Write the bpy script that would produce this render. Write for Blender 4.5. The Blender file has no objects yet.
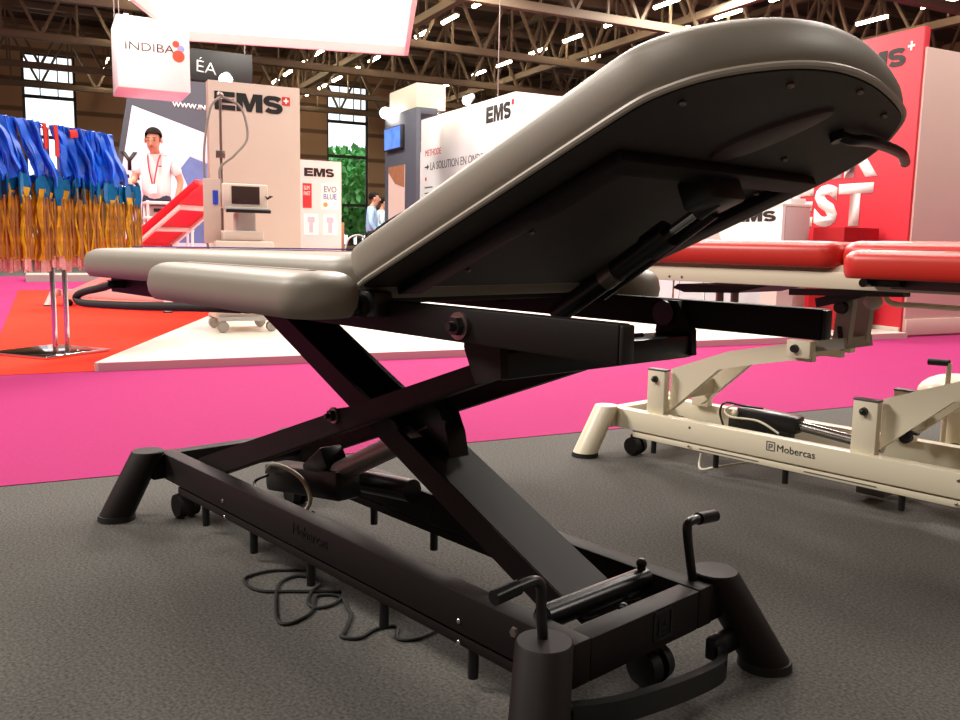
import bpy, bmesh, math, random
from mathutils import Vector, Matrix
C = bpy.context.scene.collection
R_ = random.Random(7)
PI = math.pi
V = Vector

# ------------------------------------------------------------------ materials
def lin(r, g, b):
    f = lambda c: (c/255/12.92) if c/255 <= .04045 else ((c/255+.055)/1.055)**2.4
    return (f(r), f(g), f(b), 1)
def mat(name, rgb, rough=.5, metal=0, emit=0, noise=0, scale=20, bump=0, bscale=200, spec=.5, coat=0):
    m = bpy.data.materials.new(name); m.use_nodes = True
    nt = m.node_tree; b = nt.nodes['Principled BSDF']; c = lin(*rgb)
    b.inputs['Base Color'].default_value = c
    b.inputs['Roughness'].default_value = rough; b.inputs['Metallic'].default_value = metal
    b.inputs['Specular IOR Level'].default_value = spec
    if coat: b.inputs['Coat Weight'].default_value = coat
    if emit:
        b.inputs['Emission Color'].default_value = c; b.inputs['Emission Strength'].default_value = emit
    tc = nt.nodes.new('ShaderNodeTexCoord')
    if noise:
        n = nt.nodes.new('ShaderNodeTexNoise'); n.inputs['Scale'].default_value = scale; n.inputs['Detail'].default_value = 4
        nt.links.new(tc.outputs['Object'], n.inputs['Vector'])
        r = nt.nodes.new('ShaderNodeValToRGB')
        r.color_ramp.elements[0].position = .3; r.color_ramp.elements[1].position = .7
        r.color_ramp.elements[0].color = tuple(x*(1-noise) for x in c[:3])+(1,)
        r.color_ramp.elements[1].color = tuple(min(1, x*(1+noise)) for x in c[:3])+(1,)
        nt.links.new(n.outputs['Fac'], r.inputs['Fac']); nt.links.new(r.outputs['Color'], b.inputs['Base Color'])
    if bump:
        n2 = nt.nodes.new('ShaderNodeTexNoise'); n2.inputs['Scale'].default_value = bscale
        nt.links.new(tc.outputs['Object'], n2.inputs['Vector'])
        bp = nt.nodes.new('ShaderNodeBump'); bp.inputs['Strength'].default_value = bump; bp.inputs['Distance'].default_value = .002
        nt.links.new(n2.outputs['Fac'], bp.inputs['Height']); nt.links.new(bp.outputs['Normal'], b.inputs['Normal'])
    return m
M = dict(
 black=mat('black powder coat', (27, 21, 22), .55, 0, bump=.15, bscale=900, spec=.22),
 blackplastic=mat('black plastic', (22, 22, 23), .35),
 gloss=mat('glossy black enamel', (14, 15, 18), .28, spec=.35),
 rubber=mat('black rubber', (18, 18, 18), .7),
 board=mat('dark brown backing board', (50, 42, 40), .6, noise=.08, scale=30),
 inset=mat('dark plum face opening cover', (66, 44, 50), .5),
 vinyl=mat('grey vinyl', (143, 136, 125), .44, bump=.12, bscale=700),
 piping=mat('light grey piping', (176, 168, 156), .4),
 bluesheet=mat('violet blue paper', (70, 70, 150), .7),
 steel=mat('polished steel', (190, 190, 190), .18, 1),
 dullsteel=mat('dull steel', (150, 135, 130), .35, .9),
 chrome=mat('chrome', (215, 215, 220), .08, 1),
 white=mat('cream white powder coat', (222, 214, 190), .35),
 redvinyl=mat('red vinyl', (202, 46, 36), .36, bump=.1, bscale=600),
 redpad=mat('bright red vinyl', (225, 30, 45), .4),
 grey=mat('grey paint', (160, 153, 145), .5),
 darkside=mat('dark grey side panel', (86, 82, 82), .5),
 carpet=mat('charcoal needle felt carpet', (86, 84, 81), .95, noise=.42, scale=150, bump=.6, bscale=260, spec=.1),
 pink=mat('magenta carpet', (152, 45, 97), .95, noise=.06, scale=60, bump=.3, bscale=400, spec=.1),
 redcarpet=mat('orange red carpet', (205, 52, 34), .95, noise=.05, scale=50, bump=.3, bscale=400, spec=.1),
 podium=mat('white laminate podium', (235, 228, 215), .3),
 podiumside=mat('podium edge strip', (205, 165, 170), .25),
 kiosk=mat('warm white panel', (196, 176, 164), .5, noise=.02, scale=3),
 whitepanel=mat('white panel', (236, 234, 234), .5),
 blush=mat('pale pink white panel', (238, 208, 204), .5),
 greypink=mat('taupe wall panel', (214, 184, 174), .6, noise=.02, scale=2),
 red=mat('red panel print', (214, 38, 56), .5, noise=.02, scale=2),
 deepred=mat('deep red laminate', (165, 14, 24), .4),
 lavender=mat('lavender grey laminate', (176, 174, 186), .5),
 taupeshade=mat('shaded counter side and plinth', (190, 165, 163), .5),  # pinkish grey with the counter side's shade painted in; also the plinth colour
 darkbooth=mat('slate grey booth wall', (62, 66, 76), .6),
 beige=mat('beige fascia', (190, 180, 160), .6),
 ink=mat('black lettering', (18, 16, 16), .5),
 greyink=mat('grey lettering', (96, 96, 100), .5),
 whiteink=mat('white lettering', (240, 236, 232), .5),
 redink=mat('red lettering', (200, 40, 44), .5),
 blueink=mat('blue lettering', (70, 110, 160), .5),
 orangedot=mat('orange logo dot', (226, 84, 54), .5),
 bluedot=mat('pale blue logo dot', (140, 170, 220), .5),
 poster=mat('pale lavender print', (206, 204, 220), .5, noise=.05, scale=2),
 denim=mat('blue print patch', (90, 108, 160), .6, noise=.2, scale=4),
 paleprint=mat('pale print patch', (190, 186, 200), .6, noise=.1, scale=4),
 bluebag=mat('blue elastic', (16, 98, 222), .4, noise=.35, scale=8),
 teal=mat('teal plastic film', (10, 110, 165), .3, noise=.25, scale=14),
 yellow=mat('amber yellow strap', (222, 164, 16), .45, noise=.45, scale=14),
 tan=mat('brown strap', (160, 104, 52), .5, noise=.4, scale=14),
 pinktag=mat('pale pink tag', (222, 160, 160), .5, noise=.2, scale=20),
 redclip=mat('red clip', (205, 40, 30), .4),
 skin=mat('skin', (196, 142, 116), .55, noise=.05, scale=12),
 hair=mat('dark hair', (22, 15, 13), .8, spec=.15),
 polo=mat('white polo cotton', (240, 224, 226), .8),
 lanyard=mat('red lanyard', (214, 40, 60), .6),
 jeans=mat('dark blue jeans', (36, 44, 70), .8),
 blueshirt=mat('light blue shirt cotton', (150, 188, 216), .8),
 paleshirt=mat('pale shirt cotton', (196, 214, 216), .8),
 trousers=mat('black trousers', (22, 22, 26), .8),
 eye=mat('dark eye', (25, 18, 15), .3),
 lips=mat('lips', (160, 92, 84), .5),
 steelbeam=mat('beige painted steel', (120, 104, 84), .6),
 roof=mat('dark brown roof deck', (84, 70, 62), .9, noise=.12, scale=.6),
 frame=mat('dark window frame', (60, 56, 50), .6),
 lamp=mat('tube lamp glow', (255, 232, 196), .5, emit=30),
 spot=mat('spot lamp glow', (255, 246, 240), .5, emit=26),
 glow=mat('backlit white fabric', (255, 238, 230), .6, emit=1.6),
 lip=mat('canopy aluminium edge', (238, 205, 200), .5),
 screen=mat('lit blue screen', (70, 110, 200), .3, emit=.7, noise=.5, scale=6),
 darkscreen=mat('dark screen', (58, 46, 42), .15),
 silver=mat('silver grey plastic', (176, 172, 168), .35),
 devwhite=mat('ivory plastic', (214, 200, 186), .45),
 cable=mat('grey hose', (128, 116, 108), .5),
 paleCable=mat('white cable', (214, 208, 186), .5),
 bluegrip=mat('blue plastic grip', (40, 70, 180), .4),
 wood=mat('brown wood', (140, 92, 62), .6, noise=.15, scale=6),
 leaf=mat('green foliage', (110, 190, 110), .7, noise=.5, scale=1.4),
 bark=mat('bark', (80, 66, 52), .9),
 amber=mat('orange print', (230, 150, 60), .5),
)
def wall_material():
    m = bpy.data.materials.new('brown slatted wall cladding'); m.use_nodes = True
    nt = m.node_tree; b = nt.nodes['Principled BSDF']; b.inputs['Roughness'].default_value = .8
    tc = nt.nodes.new('ShaderNodeTexCoord'); mp = nt.nodes.new('ShaderNodeMapping')
    mp.inputs['Rotation'].default_value = (0, -PI/2, 0)
    w = nt.nodes.new('ShaderNodeTexWave'); w.bands_direction = 'X'; w.inputs['Scale'].default_value = .26; w.inputs['Distortion'].default_value = 0
    r = nt.nodes.new('ShaderNodeValToRGB'); r.color_ramp.elements[0].position = .03; r.color_ramp.elements[1].position = .1
    r.color_ramp.elements[0].color = lin(122, 98, 76); r.color_ramp.elements[1].color = lin(186, 154, 120)
    nt.links.new(tc.outputs['Object'], mp.inputs['Vector']); nt.links.new(mp.outputs['Vector'], w.inputs['Vector'])
    nt.links.new(w.outputs['Fac'], r.inputs['Fac']); nt.links.new(r.outputs['Color'], b.inputs['Base Color'])
    return m
M['cladding'] = wall_material()

# ------------------------------------------------------------------ mesh helpers
WM = {}
def frame_of(p):
    Vz = V(p).normalized(); a = V((0, 0, 1)) if abs(Vz.z) < .9 else V((1, 0, 0))
    X = a.cross(Vz).normalized(); return X, Vz.cross(X), Vz
class MB:
    def __init__(s): s.bm = bmesh.new()
    def _box(s, Mx, bev=0, seg=2):
        r = bmesh.ops.create_cube(s.bm, size=1, matrix=Mx)
        if bev:
            es = list({e for v in r['verts'] for e in v.link_edges})
            bmesh.ops.bevel(s.bm, geom=es, offset=bev, segments=seg, affect='EDGES', profile=.5)
        return s
    def box(s, x0, x1, y0, y1, z0, z1, bev=0):
        return s._box(Matrix.Translation(((x0+x1)/2, (y0+y1)/2, (z0+z1)/2)) @ Matrix.Diagonal((x1-x0, y1-y0, z1-z0, 1)), bev)
    def bar(s, p, q, w, h, up=(0, 0, 1), bev=0):      # from p to q, w sideways, h along up
        p, q = V(p), V(q); X = (q-p).normalized(); Y = V(up).cross(X).normalized(); Z = X.cross(Y)
        Mx = Matrix((X, Y, Z)).transposed().to_4x4(); Mx.translation = (p+q)/2
        return s._box(Mx @ Matrix.Diagonal(((q-p).length, w, h, 1)), bev)
    def cyl(s, p, q, r, r2=None, seg=20, bev=0):
        p, q = V(p), V(q); r2 = r if r2 is None else r2
        X, Y, Z = frame_of(q-p); A, B = [], []
        for i in range(seg):
            a = 2*PI*i/seg; d = X*math.cos(a)+Y*math.sin(a)
            A.append(s.bm.verts.new(p+d*r)); B.append(s.bm.verts.new(q+d*r2))
        for i in range(seg): s.bm.faces.new((A[i], A[(i+1) % seg], B[(i+1) % seg], B[i]))
        s.bm.faces.new(A[::-1]); s.bm.faces.new(B); return s
    def ring(s, pts): return [s.bm.verts.new(p) for p in pts]
    def loft(s, rings, cap=True):
        R = [s.ring(r) for r in rings]; n = len(R[0])
        for a, b in zip(R, R[1:]):
            for i in range(n): s.bm.faces.new((a[i], a[(i+1) % n], b[(i+1) % n], b[i]))
        if cap: s.bm.faces.new(R[0][::-1]); s.bm.faces.new(R[-1])
        return s
    def tube(s, pts, r, seg=10, closed=False):
        P = [V(p) for p in pts]; n = len(P); rr = r if isinstance(r, (list, tuple)) else [r]*n
        rings = []; N = None
        for i in range(n):
            if closed: t = P[(i+1) % n]-P[i-1]
            else: t = P[min(i+1, n-1)]-P[max(i-1, 0)]
            t.normalize()
            if N is None: N = frame_of(t)[0]
            N = (N-t*N.dot(t)).normalized(); B = t.cross(N)
            rings.append([P[i]+(N*math.cos(2*PI*k/seg)+B*math.sin(2*PI*k/seg))*rr[i] for k in range(seg)])
        if closed: rings.append(rings[0])
        s.loft(rings, not closed)
        if closed: bmesh.ops.remove_doubles(s.bm, verts=s.bm.verts, dist=1e-6)
        return s
    def prism(s, pts, d):                            # planar polygon extruded by d
        a = s.ring([V(p) for p in pts]); b = s.ring([V(p)+V(d) for p in pts]); n = len(a)
        s.bm.faces.new(a[::-1]); s.bm.faces.new(b)
        for i in range(n): s.bm.faces.new((a[i], a[(i+1) % n], b[(i+1) % n], b[i]))
        return s
    def ball(s, c, r, u=14, v=9, rot=None):
        r = r if isinstance(r, (list, tuple)) else (r, r, r)
        Mx = Matrix.Translation(c) @ (rot or Matrix()) @ Matrix.Diagonal((*r, 1))
        bmesh.ops.create_uvsphere(s.bm, u_segments=u, v_segments=v, radius=1, matrix=Mx); return s
    def cushion(s, outline, T, f, rnd=.05, bulge=.014):  # outline 2-D, f(u, v, h) -> 3-D
        n = len(outline); O = [V(p).to_2d() for p in outline]; nr = []
        for i in range(n):
            t = (O[(i+1) % n]-O[i-1]).normalized(); nr.append(V((t.y, -t.x)))
        prof = [(.03, 0), (.004, 0), (0, .004), (-bulge*.7, .2*T), (-bulge, .42*T), (-bulge*.7, .62*T)]
        for k in range(1, 7):
            a = k/6*PI/2; prof.append((-bulge*.7+(rnd+bulge*.7)*(1-math.cos(a)), .62*T+.36*T*math.sin(a)))
        prof.append((rnd*2.0, T))
        s.loft([[f(O[i].x-nr[i].x*g, O[i].y-nr[i].y*g, h) for i in range(n)] for g, h in prof]); return s
    def build(s, name, m, parent=None, smooth=True, world=False, ang=38):
        bm = s.bm; bmesh.ops.recalc_face_normals(bm, faces=bm.faces)
        if world and parent is not None: bm.transform(WM[parent.name].inverted())
        if smooth:
            for fc in bm.faces: fc.smooth = True
            for e in bm.edges:
                if len(e.link_faces) == 2 and e.calc_face_angle(0) > math.radians(ang): e.smooth = False
        me = bpy.data.meshes.new(name); bm.to_mesh(me); bm.free(); me.materials.append(M[m] if isinstance(m, str) else m)
        return obj(name, me, parent)
def obj(name, me, parent=None):
    o = bpy.data.objects.new(name, me); C.objects.link(o)
    if parent is not None: o.parent = parent; WM[o.name] = WM[parent.name]
    else: WM[o.name] = Matrix()
    return o
def tag(o, label, cat, group=None, kind=None):
    o['label'] = label; o['category'] = cat
    if group: o['group'] = group
    if kind: o['kind'] = kind
    return o
def thing(name, label, cat, loc=(0, 0, 0), rz=0, group=None):
    o = bpy.data.objects.new(name, None); C.objects.link(o); o.empty_display_size = .1
    o.location = loc; o.rotation_euler = (0, 0, rz); WM[o.name] = Matrix.Translation(loc) @ Matrix.Rotation(rz, 4, 'Z')
    return tag(o, label, cat, group)
def struct(o): o['kind'] = 'structure'; return o
def copy_tree(o, loc=None, rz=None, label=None, parent=None):
    c = o.copy(); C.objects.link(c)
    if parent is not None: c.parent = parent
    if loc is not None: c.location = loc
    if rz is not None: c.rotation_euler = (0, 0, rz)
    if label: c['label'] = label
    for ch in list(o.children): copy_tree(ch, parent=c)
    return c
def text(s, m, parent, o, X, U, h, wx=1.0, bold=0, depth=.004, name='lettering', align='LEFT', shear=0):
    cu = bpy.data.curves.new('t', 'FONT'); cu.body = s; cu.size = 1; cu.offset = bold; cu.resolution_u = 3; cu.align_x = align; cu.shear = shear; cu.space_character = 1+bold*2.2
    t = bpy.data.objects.new('t', cu); C.objects.link(t)
    bpy.context.view_layer.update()
    me = bpy.data.meshes.new_from_object(t.evaluated_get(bpy.context.evaluated_depsgraph_get()))
    bpy.data.objects.remove(t); bpy.data.curves.remove(cu)
    bm = bmesh.new(); bm.from_mesh(me); bpy.data.meshes.remove(me)
    r = bmesh.ops.extrude_face_region(bm, geom=bm.faces[:])
    bmesh.ops.translate(bm, verts=[g for g in r['geom'] if isinstance(g, bmesh.types.BMVert)], vec=(0, 0, 1))
    X, U = V(X).normalized(), V(U).normalized(); N = X.cross(U); k = h/.70
    Mx = Matrix((X*k*wx, U*k, N*depth)).transposed().to_4x4(); Mx.translation = V(o)
    bm.transform(Mx); b = MB(); b.bm.free(); b.bm = bm
    return b.build(name, m, parent, smooth=False)
def block_ems(parent, o, X, U, h, wx=1.0, m='ink', depth=.004):
    o, X, U = V(o), V(X).normalized(), V(U).normalized(); N = X.cross(U)
    def put(name, polys):
        b = MB()
        for pl in polys: b.prism([o+X*(x*h*wx)+U*(y*h) for x, y in pl], N*depth)
        b.build(name, m, parent, smooth=False)
    t = .27
    put('letter_E', [[(0, 0), (.42, 0), (.42, 1), (0, 1)], [(.42, 1-t), (1.16, 1-t), (1.16, 1), (.42, 1)], [(.42, .5-.115), (1.10, .5-.115), (1.10, .5+.115), (.42, .5+.115)], [(.42, 0), (1.18, 0), (1.18, t), (.42, t)]])
    put('letter_M', [[(1.26, 0), (1.62, 0), (1.62, .62), (1.86, 0), (2.14, 0), (2.38, .62), (2.38, 0), (2.78, 0), (2.78, 1), (2.24, 1), (2.02, .42), (1.80, 1), (1.26, 1)]])
    c = []
    for k in range(9): a = math.radians(20+(90-20)*k/8); c.append((3.42+.40*math.cos(a)*1.0, .70+.18*math.sin(a)))
    for k in range(1, 13): a = math.radians(90+180*k/12); c.append((3.30+.30*math.cos(a), .70+.18*math.sin(a)))
    c = c[:-1]+[(3.42, .515)]
    for k in range(13): a = math.radians(90-180*k/12); c.append((3.52+.30*math.cos(a), .30+.18*math.sin(a)))
    for k in range(1, 9): a = math.radians(-90-70*k/8); c.append((3.42+.42*math.cos(a), .30+.18*math.sin(a)))
    q = [V(p) for p in c]; L, Rr = [], []
    for i, p in enumerate(q):
        d = (q[min(i+1, len(q)-1)]-q[max(i-1, 0)]).normalized(); n = V((-d.y, d.x)); w = .12+.05*abs(d.y)
        L.append(p+n*w); Rr.append(p-n*w)
    put('letter_S', [[tuple(L[i]), tuple(L[i+1]), tuple(Rr[i+1]), tuple(Rr[i])] for i in range(len(q)-1)])
def rrect(x0, x1, y0, y1, r, n=6, m=5):
    r = r if isinstance(r, (list, tuple)) else (r,)*4; P = []   # corners: x1y0, x1y1, x0y1, x0y0 (ccw from bottom)
    cs = [(x1, y0, -90, r[0], -1, 1), (x1, y1, 0, r[1], -1, -1), (x0, y1, 90, r[2], 1, -1), (x0, y0, 180, r[3], 1, 1)]
    for cx, cy, a0, q, sx, sy in cs:
        for k in range(n+1):
            a = math.radians(a0+90*k/n); P.append((cx+sx*q+q*math.cos(a), cy+sy*q+q*math.sin(a)))
    Q = []
    for i, p in enumerate(P):
        q = P[(i+1) % len(P)]; Q.append(p); L = math.dist(p, q)
        if L > .2: Q += [(p[0]+(q[0]-p[0])*k/m, p[1]+(q[1]-p[1])*k/m) for k in range(1, m)]
    return Q
def smooth_path(pts, n=6):
    P = [V(p) for p in pts]; out = []
    for i in range(len(P)-1):
        a, b, c, d = P[max(i-1, 0)], P[i], P[i+1], P[min(i+2, len(P)-1)]
        for k in range(n):
            t = k/n; out.append(.5*((2*b)+(c-a)*t+(2*a-5*b+4*c-d)*t*t+(3*b-a-3*c+d)*t**3))
    return out+[P[-1]]

# ------------------------------------------------------------------ frames of reference
S = .64
def u(x, y, z): return V((x*S, y*S, z*S))                 # treatment-table proportions -> metres
TH = math.radians(15.5)
def hall(a, b, z=0): return V((a*math.cos(TH)+b*math.sin(TH), -a*math.sin(TH)+b*math.cos(TH), z))
RA = PI/2-TH       # faces the visitor; local x runs to the right along the hall, local y away
RB = -TH           # local x runs towards the visitor, local y away to the right
exec_parts = []

# ------------------------------------------------------------------ camera
def camera():
    d = dict(cx=1.2988*S, cy=-1.4962*S, cz=1.2246*S, yaw=-.8336, pitch=-.1321, roll=.0195, f=869.08)
    cy, sy = math.cos(d['yaw']), math.sin(d['yaw'])
    f = V((sy*math.cos(d['pitch']), cy*math.cos(d['pitch']), math.sin(d['pitch'])))
    r = V((cy, -sy, 0)); up = r.cross(f); c, s = math.cos(d['roll']), math.sin(d['roll'])
    r2, u2 = c*r+s*up, -s*r+c*up
    cam = bpy.data.cameras.new('camera'); o = bpy.data.objects.new('camera', cam); C.objects.link(o)
    Mx = Matrix((r2, u2, -f)).transposed().to_4x4(); Mx.translation = (d['cx'], d['cy'], d['cz']); o.matrix_world = Mx
    cam.sensor_width = 36; cam.lens = d['f']/960*36; cam.clip_start = .05; cam.clip_end = 300
    bpy.context.scene.camera = o
camera()

# ------------------------------------------------------------------ shared table pieces (metres, origin at near +x corner of the base)
BL, BW = 1.593, .384
def castor(root, x, y, m='rubber', r=.036):
    c = MB().cyl((x, y, 2*r-.004), (x, y, .115), .013).box(x-.018, x+.018, y-.012, y+.012, 2*r-.012, 2*r+.006, .003).build('castor', 'blackplastic', root)
    for s in (-1, 1):
        MB().cyl((x, y+s*.008, r), (x, y+s*.03, r), r, r*.9, 20).build('wheel', m, c)
def base_frame(root, m, padm):
    w = .045; zt, zb = .179, .104
    f = MB()
    for y in (0, BW-w): f.box(-BL, 0, y, y+w, zb, zt, .004)
    f.box(-w, -.0005, w, BW-w, zb, zt-.002, .003); f.box(-BL+.0005, -BL+w, w, BW-w, zb, zt-.002, .003)
    for y0, y1 in ((-.032, .004), (BW-.004, BW+.032)): f.box(-w+.002, -.001, y0, y1, zb+.002, zt-.003, .003); f.box(-BL+.001, -BL+w, y0, y1, zb+.002, zt-.003, .003)
    fo = f.build('base_frame', m, root)
    for y in (.006, BW-w+.006):
        MB().box(-BL+.12, -.08, y, y+.033, .078, .098, .002).build('lifting_bar', m, root)
    for sx, sy in ((-1, 0), (0, 0), (0, 1), (-1, 1)):
        bx = .043 if sx == 0 else -1.594; tx = -.024 if sx == 0 else -1.568
        by = -.121 if sy == 0 else BW+.121; ty = -.038 if sy == 0 else BW+.038
        b, t = V((bx, by, .012)), V((tx, ty, .187)); n = 24
        rings = []
        for c, r in ((b, .047), (t, .0445)):
            rings.append([c+V((r*math.cos(2*PI*k/n), r*math.sin(2*PI*k/n), 0)) for k in range(n)])
        tt = t+V((0, 0, .003)); rings.append([tt+V((.042*math.cos(2*PI*k/n), .042*math.sin(2*PI*k/n), 0)) for k in range(n)])
        fl = MB().loft(rings); lg = fl.build('foot', m, root)
        MB().cyl(b-V((0, 0, .012)), b+V((0, 0, .004)), .051, .049, 24).build('foot_pad', padm, lg)
    return fo
def pegs(root, xs, y, z0=.035):
    for x in xs: MB().cyl((x, y, z0), (x, y, .085), .010, seg=12).build('stop_peg', 'blackplastic', root)

# ------------------------------------------------------------------ grey and black treatment table
T1 = thing('treatment_table', 'black scissor-lift treatment table with grey vinyl cushions and raised backrest in the foreground', 'treatment table')
base_frame(T1, 'black', 'rubber')
pegs(T1, [-2.08*S, -1.66*S, -1.243*S, -.81*S, -.39*S], .022, .02); pegs(T1, [-1.617*S, -1.217*S], BW-.022, .03)
for x, y in ((-2.34, .06), (-.09, .44)): castor(T1, x*S, y*S)
castor(T1, -2.2*S, .54*S)
for x, z in ((-.414, .198), (-.413, .137), (-1.83, .137), (-1.845, .2)):
    MB().ball(u(x, -.002, z), (.005, .003, .005)).build('screw', 'chrome', T1)
MB().cyl(u(-.196, 0, .243), u(-.196, -.008, .243), .010, .008, 6).build('bolt', 'dullsteel', T1)
# scissor arms
def arm_line(x, lo): return (.956+.3735*(x+.44)) if not lo else (.880+.3735*(x+.349))
def outer_arm(y):
    b = MB(); xs = (-2.25, -.22); yy = (y, y+.05)
    pts = [(xs[0], yy[0], arm_line(xs[0], 1)), (xs[1], yy[0], arm_line(xs[1], 1)), (xs[1], yy[0], arm_line(xs[1], 0)-.03), (xs[0], yy[0], arm_line(xs[0], 0))]
    pts[2] = (xs[1], yy[0], .985)
    b.prism([u(*p) for p in pts], u(0, .05, 0))
    bmesh.ops.bevel(b.bm, geom=b.bm.edges[:], offset=.003, segments=2, affect='EDGES')
    return b.build('outer_scissor_arm', 'black', T1)
for y in (.08, .47): outer_arm(y)
MB().box(-.29*S, -.172*S, -.085*S, .685*S, .905*S, .972*S, .004).build('arm_crosshead', 'gloss', T1)
for y in (-.1, .675):
    MB().prism([u(-.255, y, .888), u(-.165, y, .912), u(-.17, y, .985), u(-.225, y, 1.07), u(-.285, y, 1.07), u(-.300, y, .975)], u(0, .025, 0)).build('pivot_bracket', 'black', T1)
MB().cyl(u(-2.1, .1, .295), u(-2.1, .5, .295), .02).build('lower_axle', 'black', T1)
def pivot(p, d, r):
    p = V(p); d = V(d)
    w = MB().cyl(p, p+d*.006, r*1.35, r*1.35, 24).build('washer', 'dullsteel', T1)
    MB().cyl(p+d*.006, p+d*.016, r, r*.95, 6).build('nut', 'blackplastic', w); MB().cyl(p+d*.016, p+d*.026, r*.5, r*.4, 14).build('pivot_bolt', 'blackplastic', w)
pivot(u(-.267, -.1398, 1.031), (0, -1, 0), .016); pivot(u(-1.159, .08, .645), (0, -1, 0), .013)
MB().cyl(u(-.267, .663, 1.031), u(-.267, .672, 1.031), .024, .024, 24).build('washer', 'blackplastic', T1)
MB().cyl(u(-1.159, .08, .645), u(-1.159, .52, .645), .014).build('cross_pin', 'blackplastic', T1)
def t_(x): return .922-.4444*(x+1.676)     # upper edge of the inner arm
def s_(x): return .937-.4631*(x+1.898)     # lower edge
ib = MB()
for y in (.2, .38):
    ib.prism([u(-1.93, y, s_(-1.93)), u(-.30, y, s_(-.30)+.02), u(-.14, y, .235), u(-.10, y, .262), u(-.14, y, t_(-.14)), u(-1.72, y, t_(-1.72)), u(-1.76, y, .985), u(-1.93, y, .985)], u(0, .02, 0))
ib.prism([u(-.92, .205, t_(-.92)+.002), u(-.145, .205, t_(-.145)+.002), u(-.15, .205, t_(-.145)-.02), u(-.92, .205, t_(-.92)-.02)], u(0, .19, 0))
ib.prism([u(-1.90, .22, s_(-1.90)+.004), u(-1.1, .22, s_(-1.1)+.004), u(-1.1, .22, s_(-1.1)+.03), u(-1.90, .22, s_(-1.90)+.03)], u(0, .16, 0))
ib.build('inner_scissor_arm', 'black', T1)
MB().cyl(u(-.165, .072, .272), u(-.165, .495, .272), .0215, seg=24).build('roller_tube', 'gloss', T1)
for x, y, z in ((-.165, .478, .322), (-.085, .30, .262)): MB().cyl(u(x, y, z-.05), u(x, y, z), .008).ball(u(x, y, z), .010).build('adjuster_knob', 'blackplastic', T1)
MB().box(-1.99*S, -1.87*S, -.10*S, .70*S, .985*S, 1.02*S, .003).build('frame_crossbar', 'black', T1)
# actuator between the base and the inner arm
mo = MB().bar(u(-1.98, .31, .225), u(-1.42, .31, .305), .075, .075, bev=.012).bar(u(-1.66, .31, .30), u(-1.52, .31, .40), .07, .06, bev=.01).build('lift_motor', 'blackplastic', T1)
MB().tube(smooth_path([u(-1.90, .22, .27), u(-1.82, .2, .32), u(-1.70, .2, .33), u(-1.58, .2, .31), u(-1.52, .2, .25), u(-1.56, .2, .19), u(-1.62, .19, .17)]), .0055).build('cable', 'paleCable', mo)
MB().tube(smooth_path([u(-1.92, .24, .25), u(-1.96, .2, .22), u(-1.9, .18, .20), u(-1.8, .2, .19), u(-1.7, .2, .16), u(-1.55, .2, .15), u(-1.5, .2, .2)]), .004).build('cable', 'blackplastic', mo)
MB().cyl(u(-1.50, .31, .335), u(-.9, .31, .625), .026, .026, 20).build('actuator_tube', 'dullsteel', T1)
MB().cyl(u(-1.55, .45, .27), u(-1.22, .46, .30), .028, .028, 20).build('control_box', 'gloss', T1)
MB().prism([u(-1.02, .27, .62), u(-.78, .27, .54), u(-.80, .27, .62), u(-.84, .27, .69), u(-.92, .27, .725), u(-.99, .27, .70)], u(0, .08, 0)).build('actuator_bracket', 'gloss', T1)
# upper frame
uf = MB()
for y in (-.1398, .70):
    uf.box(-2.6*S, .212*S, y*S, (y+.0394)*S, .99*S, 1.0735*S, .003)
uf.box(-2.6*S, -2.55*S, -.1*S, .7*S, .995*S, 1.07*S, .003)
uf.build('upper_frame', 'black', T1)
for y in (-.1398, .70): MB().box(.212*S, .224*S, (y+.001)*S, (y+.0384)*S, .992*S, 1.0715*S, .003).build('end_cap', 'blackplastic', T1)
MB().box(-2.58*S, -.68*S, -.08*S, .68*S, 1.055*S, 1.078*S, .002).build('seat_board', 'board', T1)
def flat(z, k=0): return lambda a, b, h: V((a, b, z+h+k*(a+.4)))
oc = rrect(-2.86*S, -.62*S, -.217*S, .817*S, (.06, .06, .16, .16))
sc = MB().cushion(oc, .124*S, flat(1.074*S, .009), .045, .012).build('seat_cushion', 'vinyl', T1, ang=60)
MB().bar((-2.66*S, .31*S, 1.2005*S-.0095), (-1.0*S, .31*S, 1.2005*S+.0008), .66*S, .003).build('paper_cover', 'bluesheet', sc)
for y0, y1 in ((-.425, -.235), (.835, 1.025)):
    a = MB().cushion(rrect(-1.49*S, -.52*S, y0*S, y1*S, .056), .118*S, flat(1.035*S), .036, .010).build('armrest_cushion', 'vinyl', T1, ang=60)
    yy = (y0+y1)/2; yi = -.1 if y0 < 0 else .70
    MB().box(-1.05*S, -.98*S, min(yy, yi)*S, max(yy, yi)*S, 1.016*S, 1.036*S, .002).build('armrest_bracket', 'black', a)
    MB().cyl(u(-.60, yi, 1.05), u(-.60, yy, 1.05), .012).build('hinge_pin', 'blackplastic', a)
for y in (-.16, .755):
    MB().box(-.66*S, -.55*S, (y-.03)*S, (y+.03)*S, 1.03*S, 1.10*S, .006).cyl(u(-.605, y-.05, 1.06), u(-.605, y+.05, 1.06), .02).build('backrest_hinge', 'blackplastic', T1)
lp = smooth_path([u(-2.42, -.2, 1.03), u(-2.58, -.2, 1.005), u(-2.74, -.2, .985), u(-2.855, -.2, .962), u(-2.875, -.2, .943), u(-2.82, -.2, .931), u(-2.68, -.2, .933), u(-2.2, -.2, .955), u(-1.6, -.2, .99), u(-1.3, -.19, 1.005)], 6)
MB().tube(lp, .0105, 12).bar(u(-2.45, -.2, 1.03), u(-2.45, -.12, 1.03), .02, .02).build('adjusting_handle', 'rubber', T1)
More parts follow.
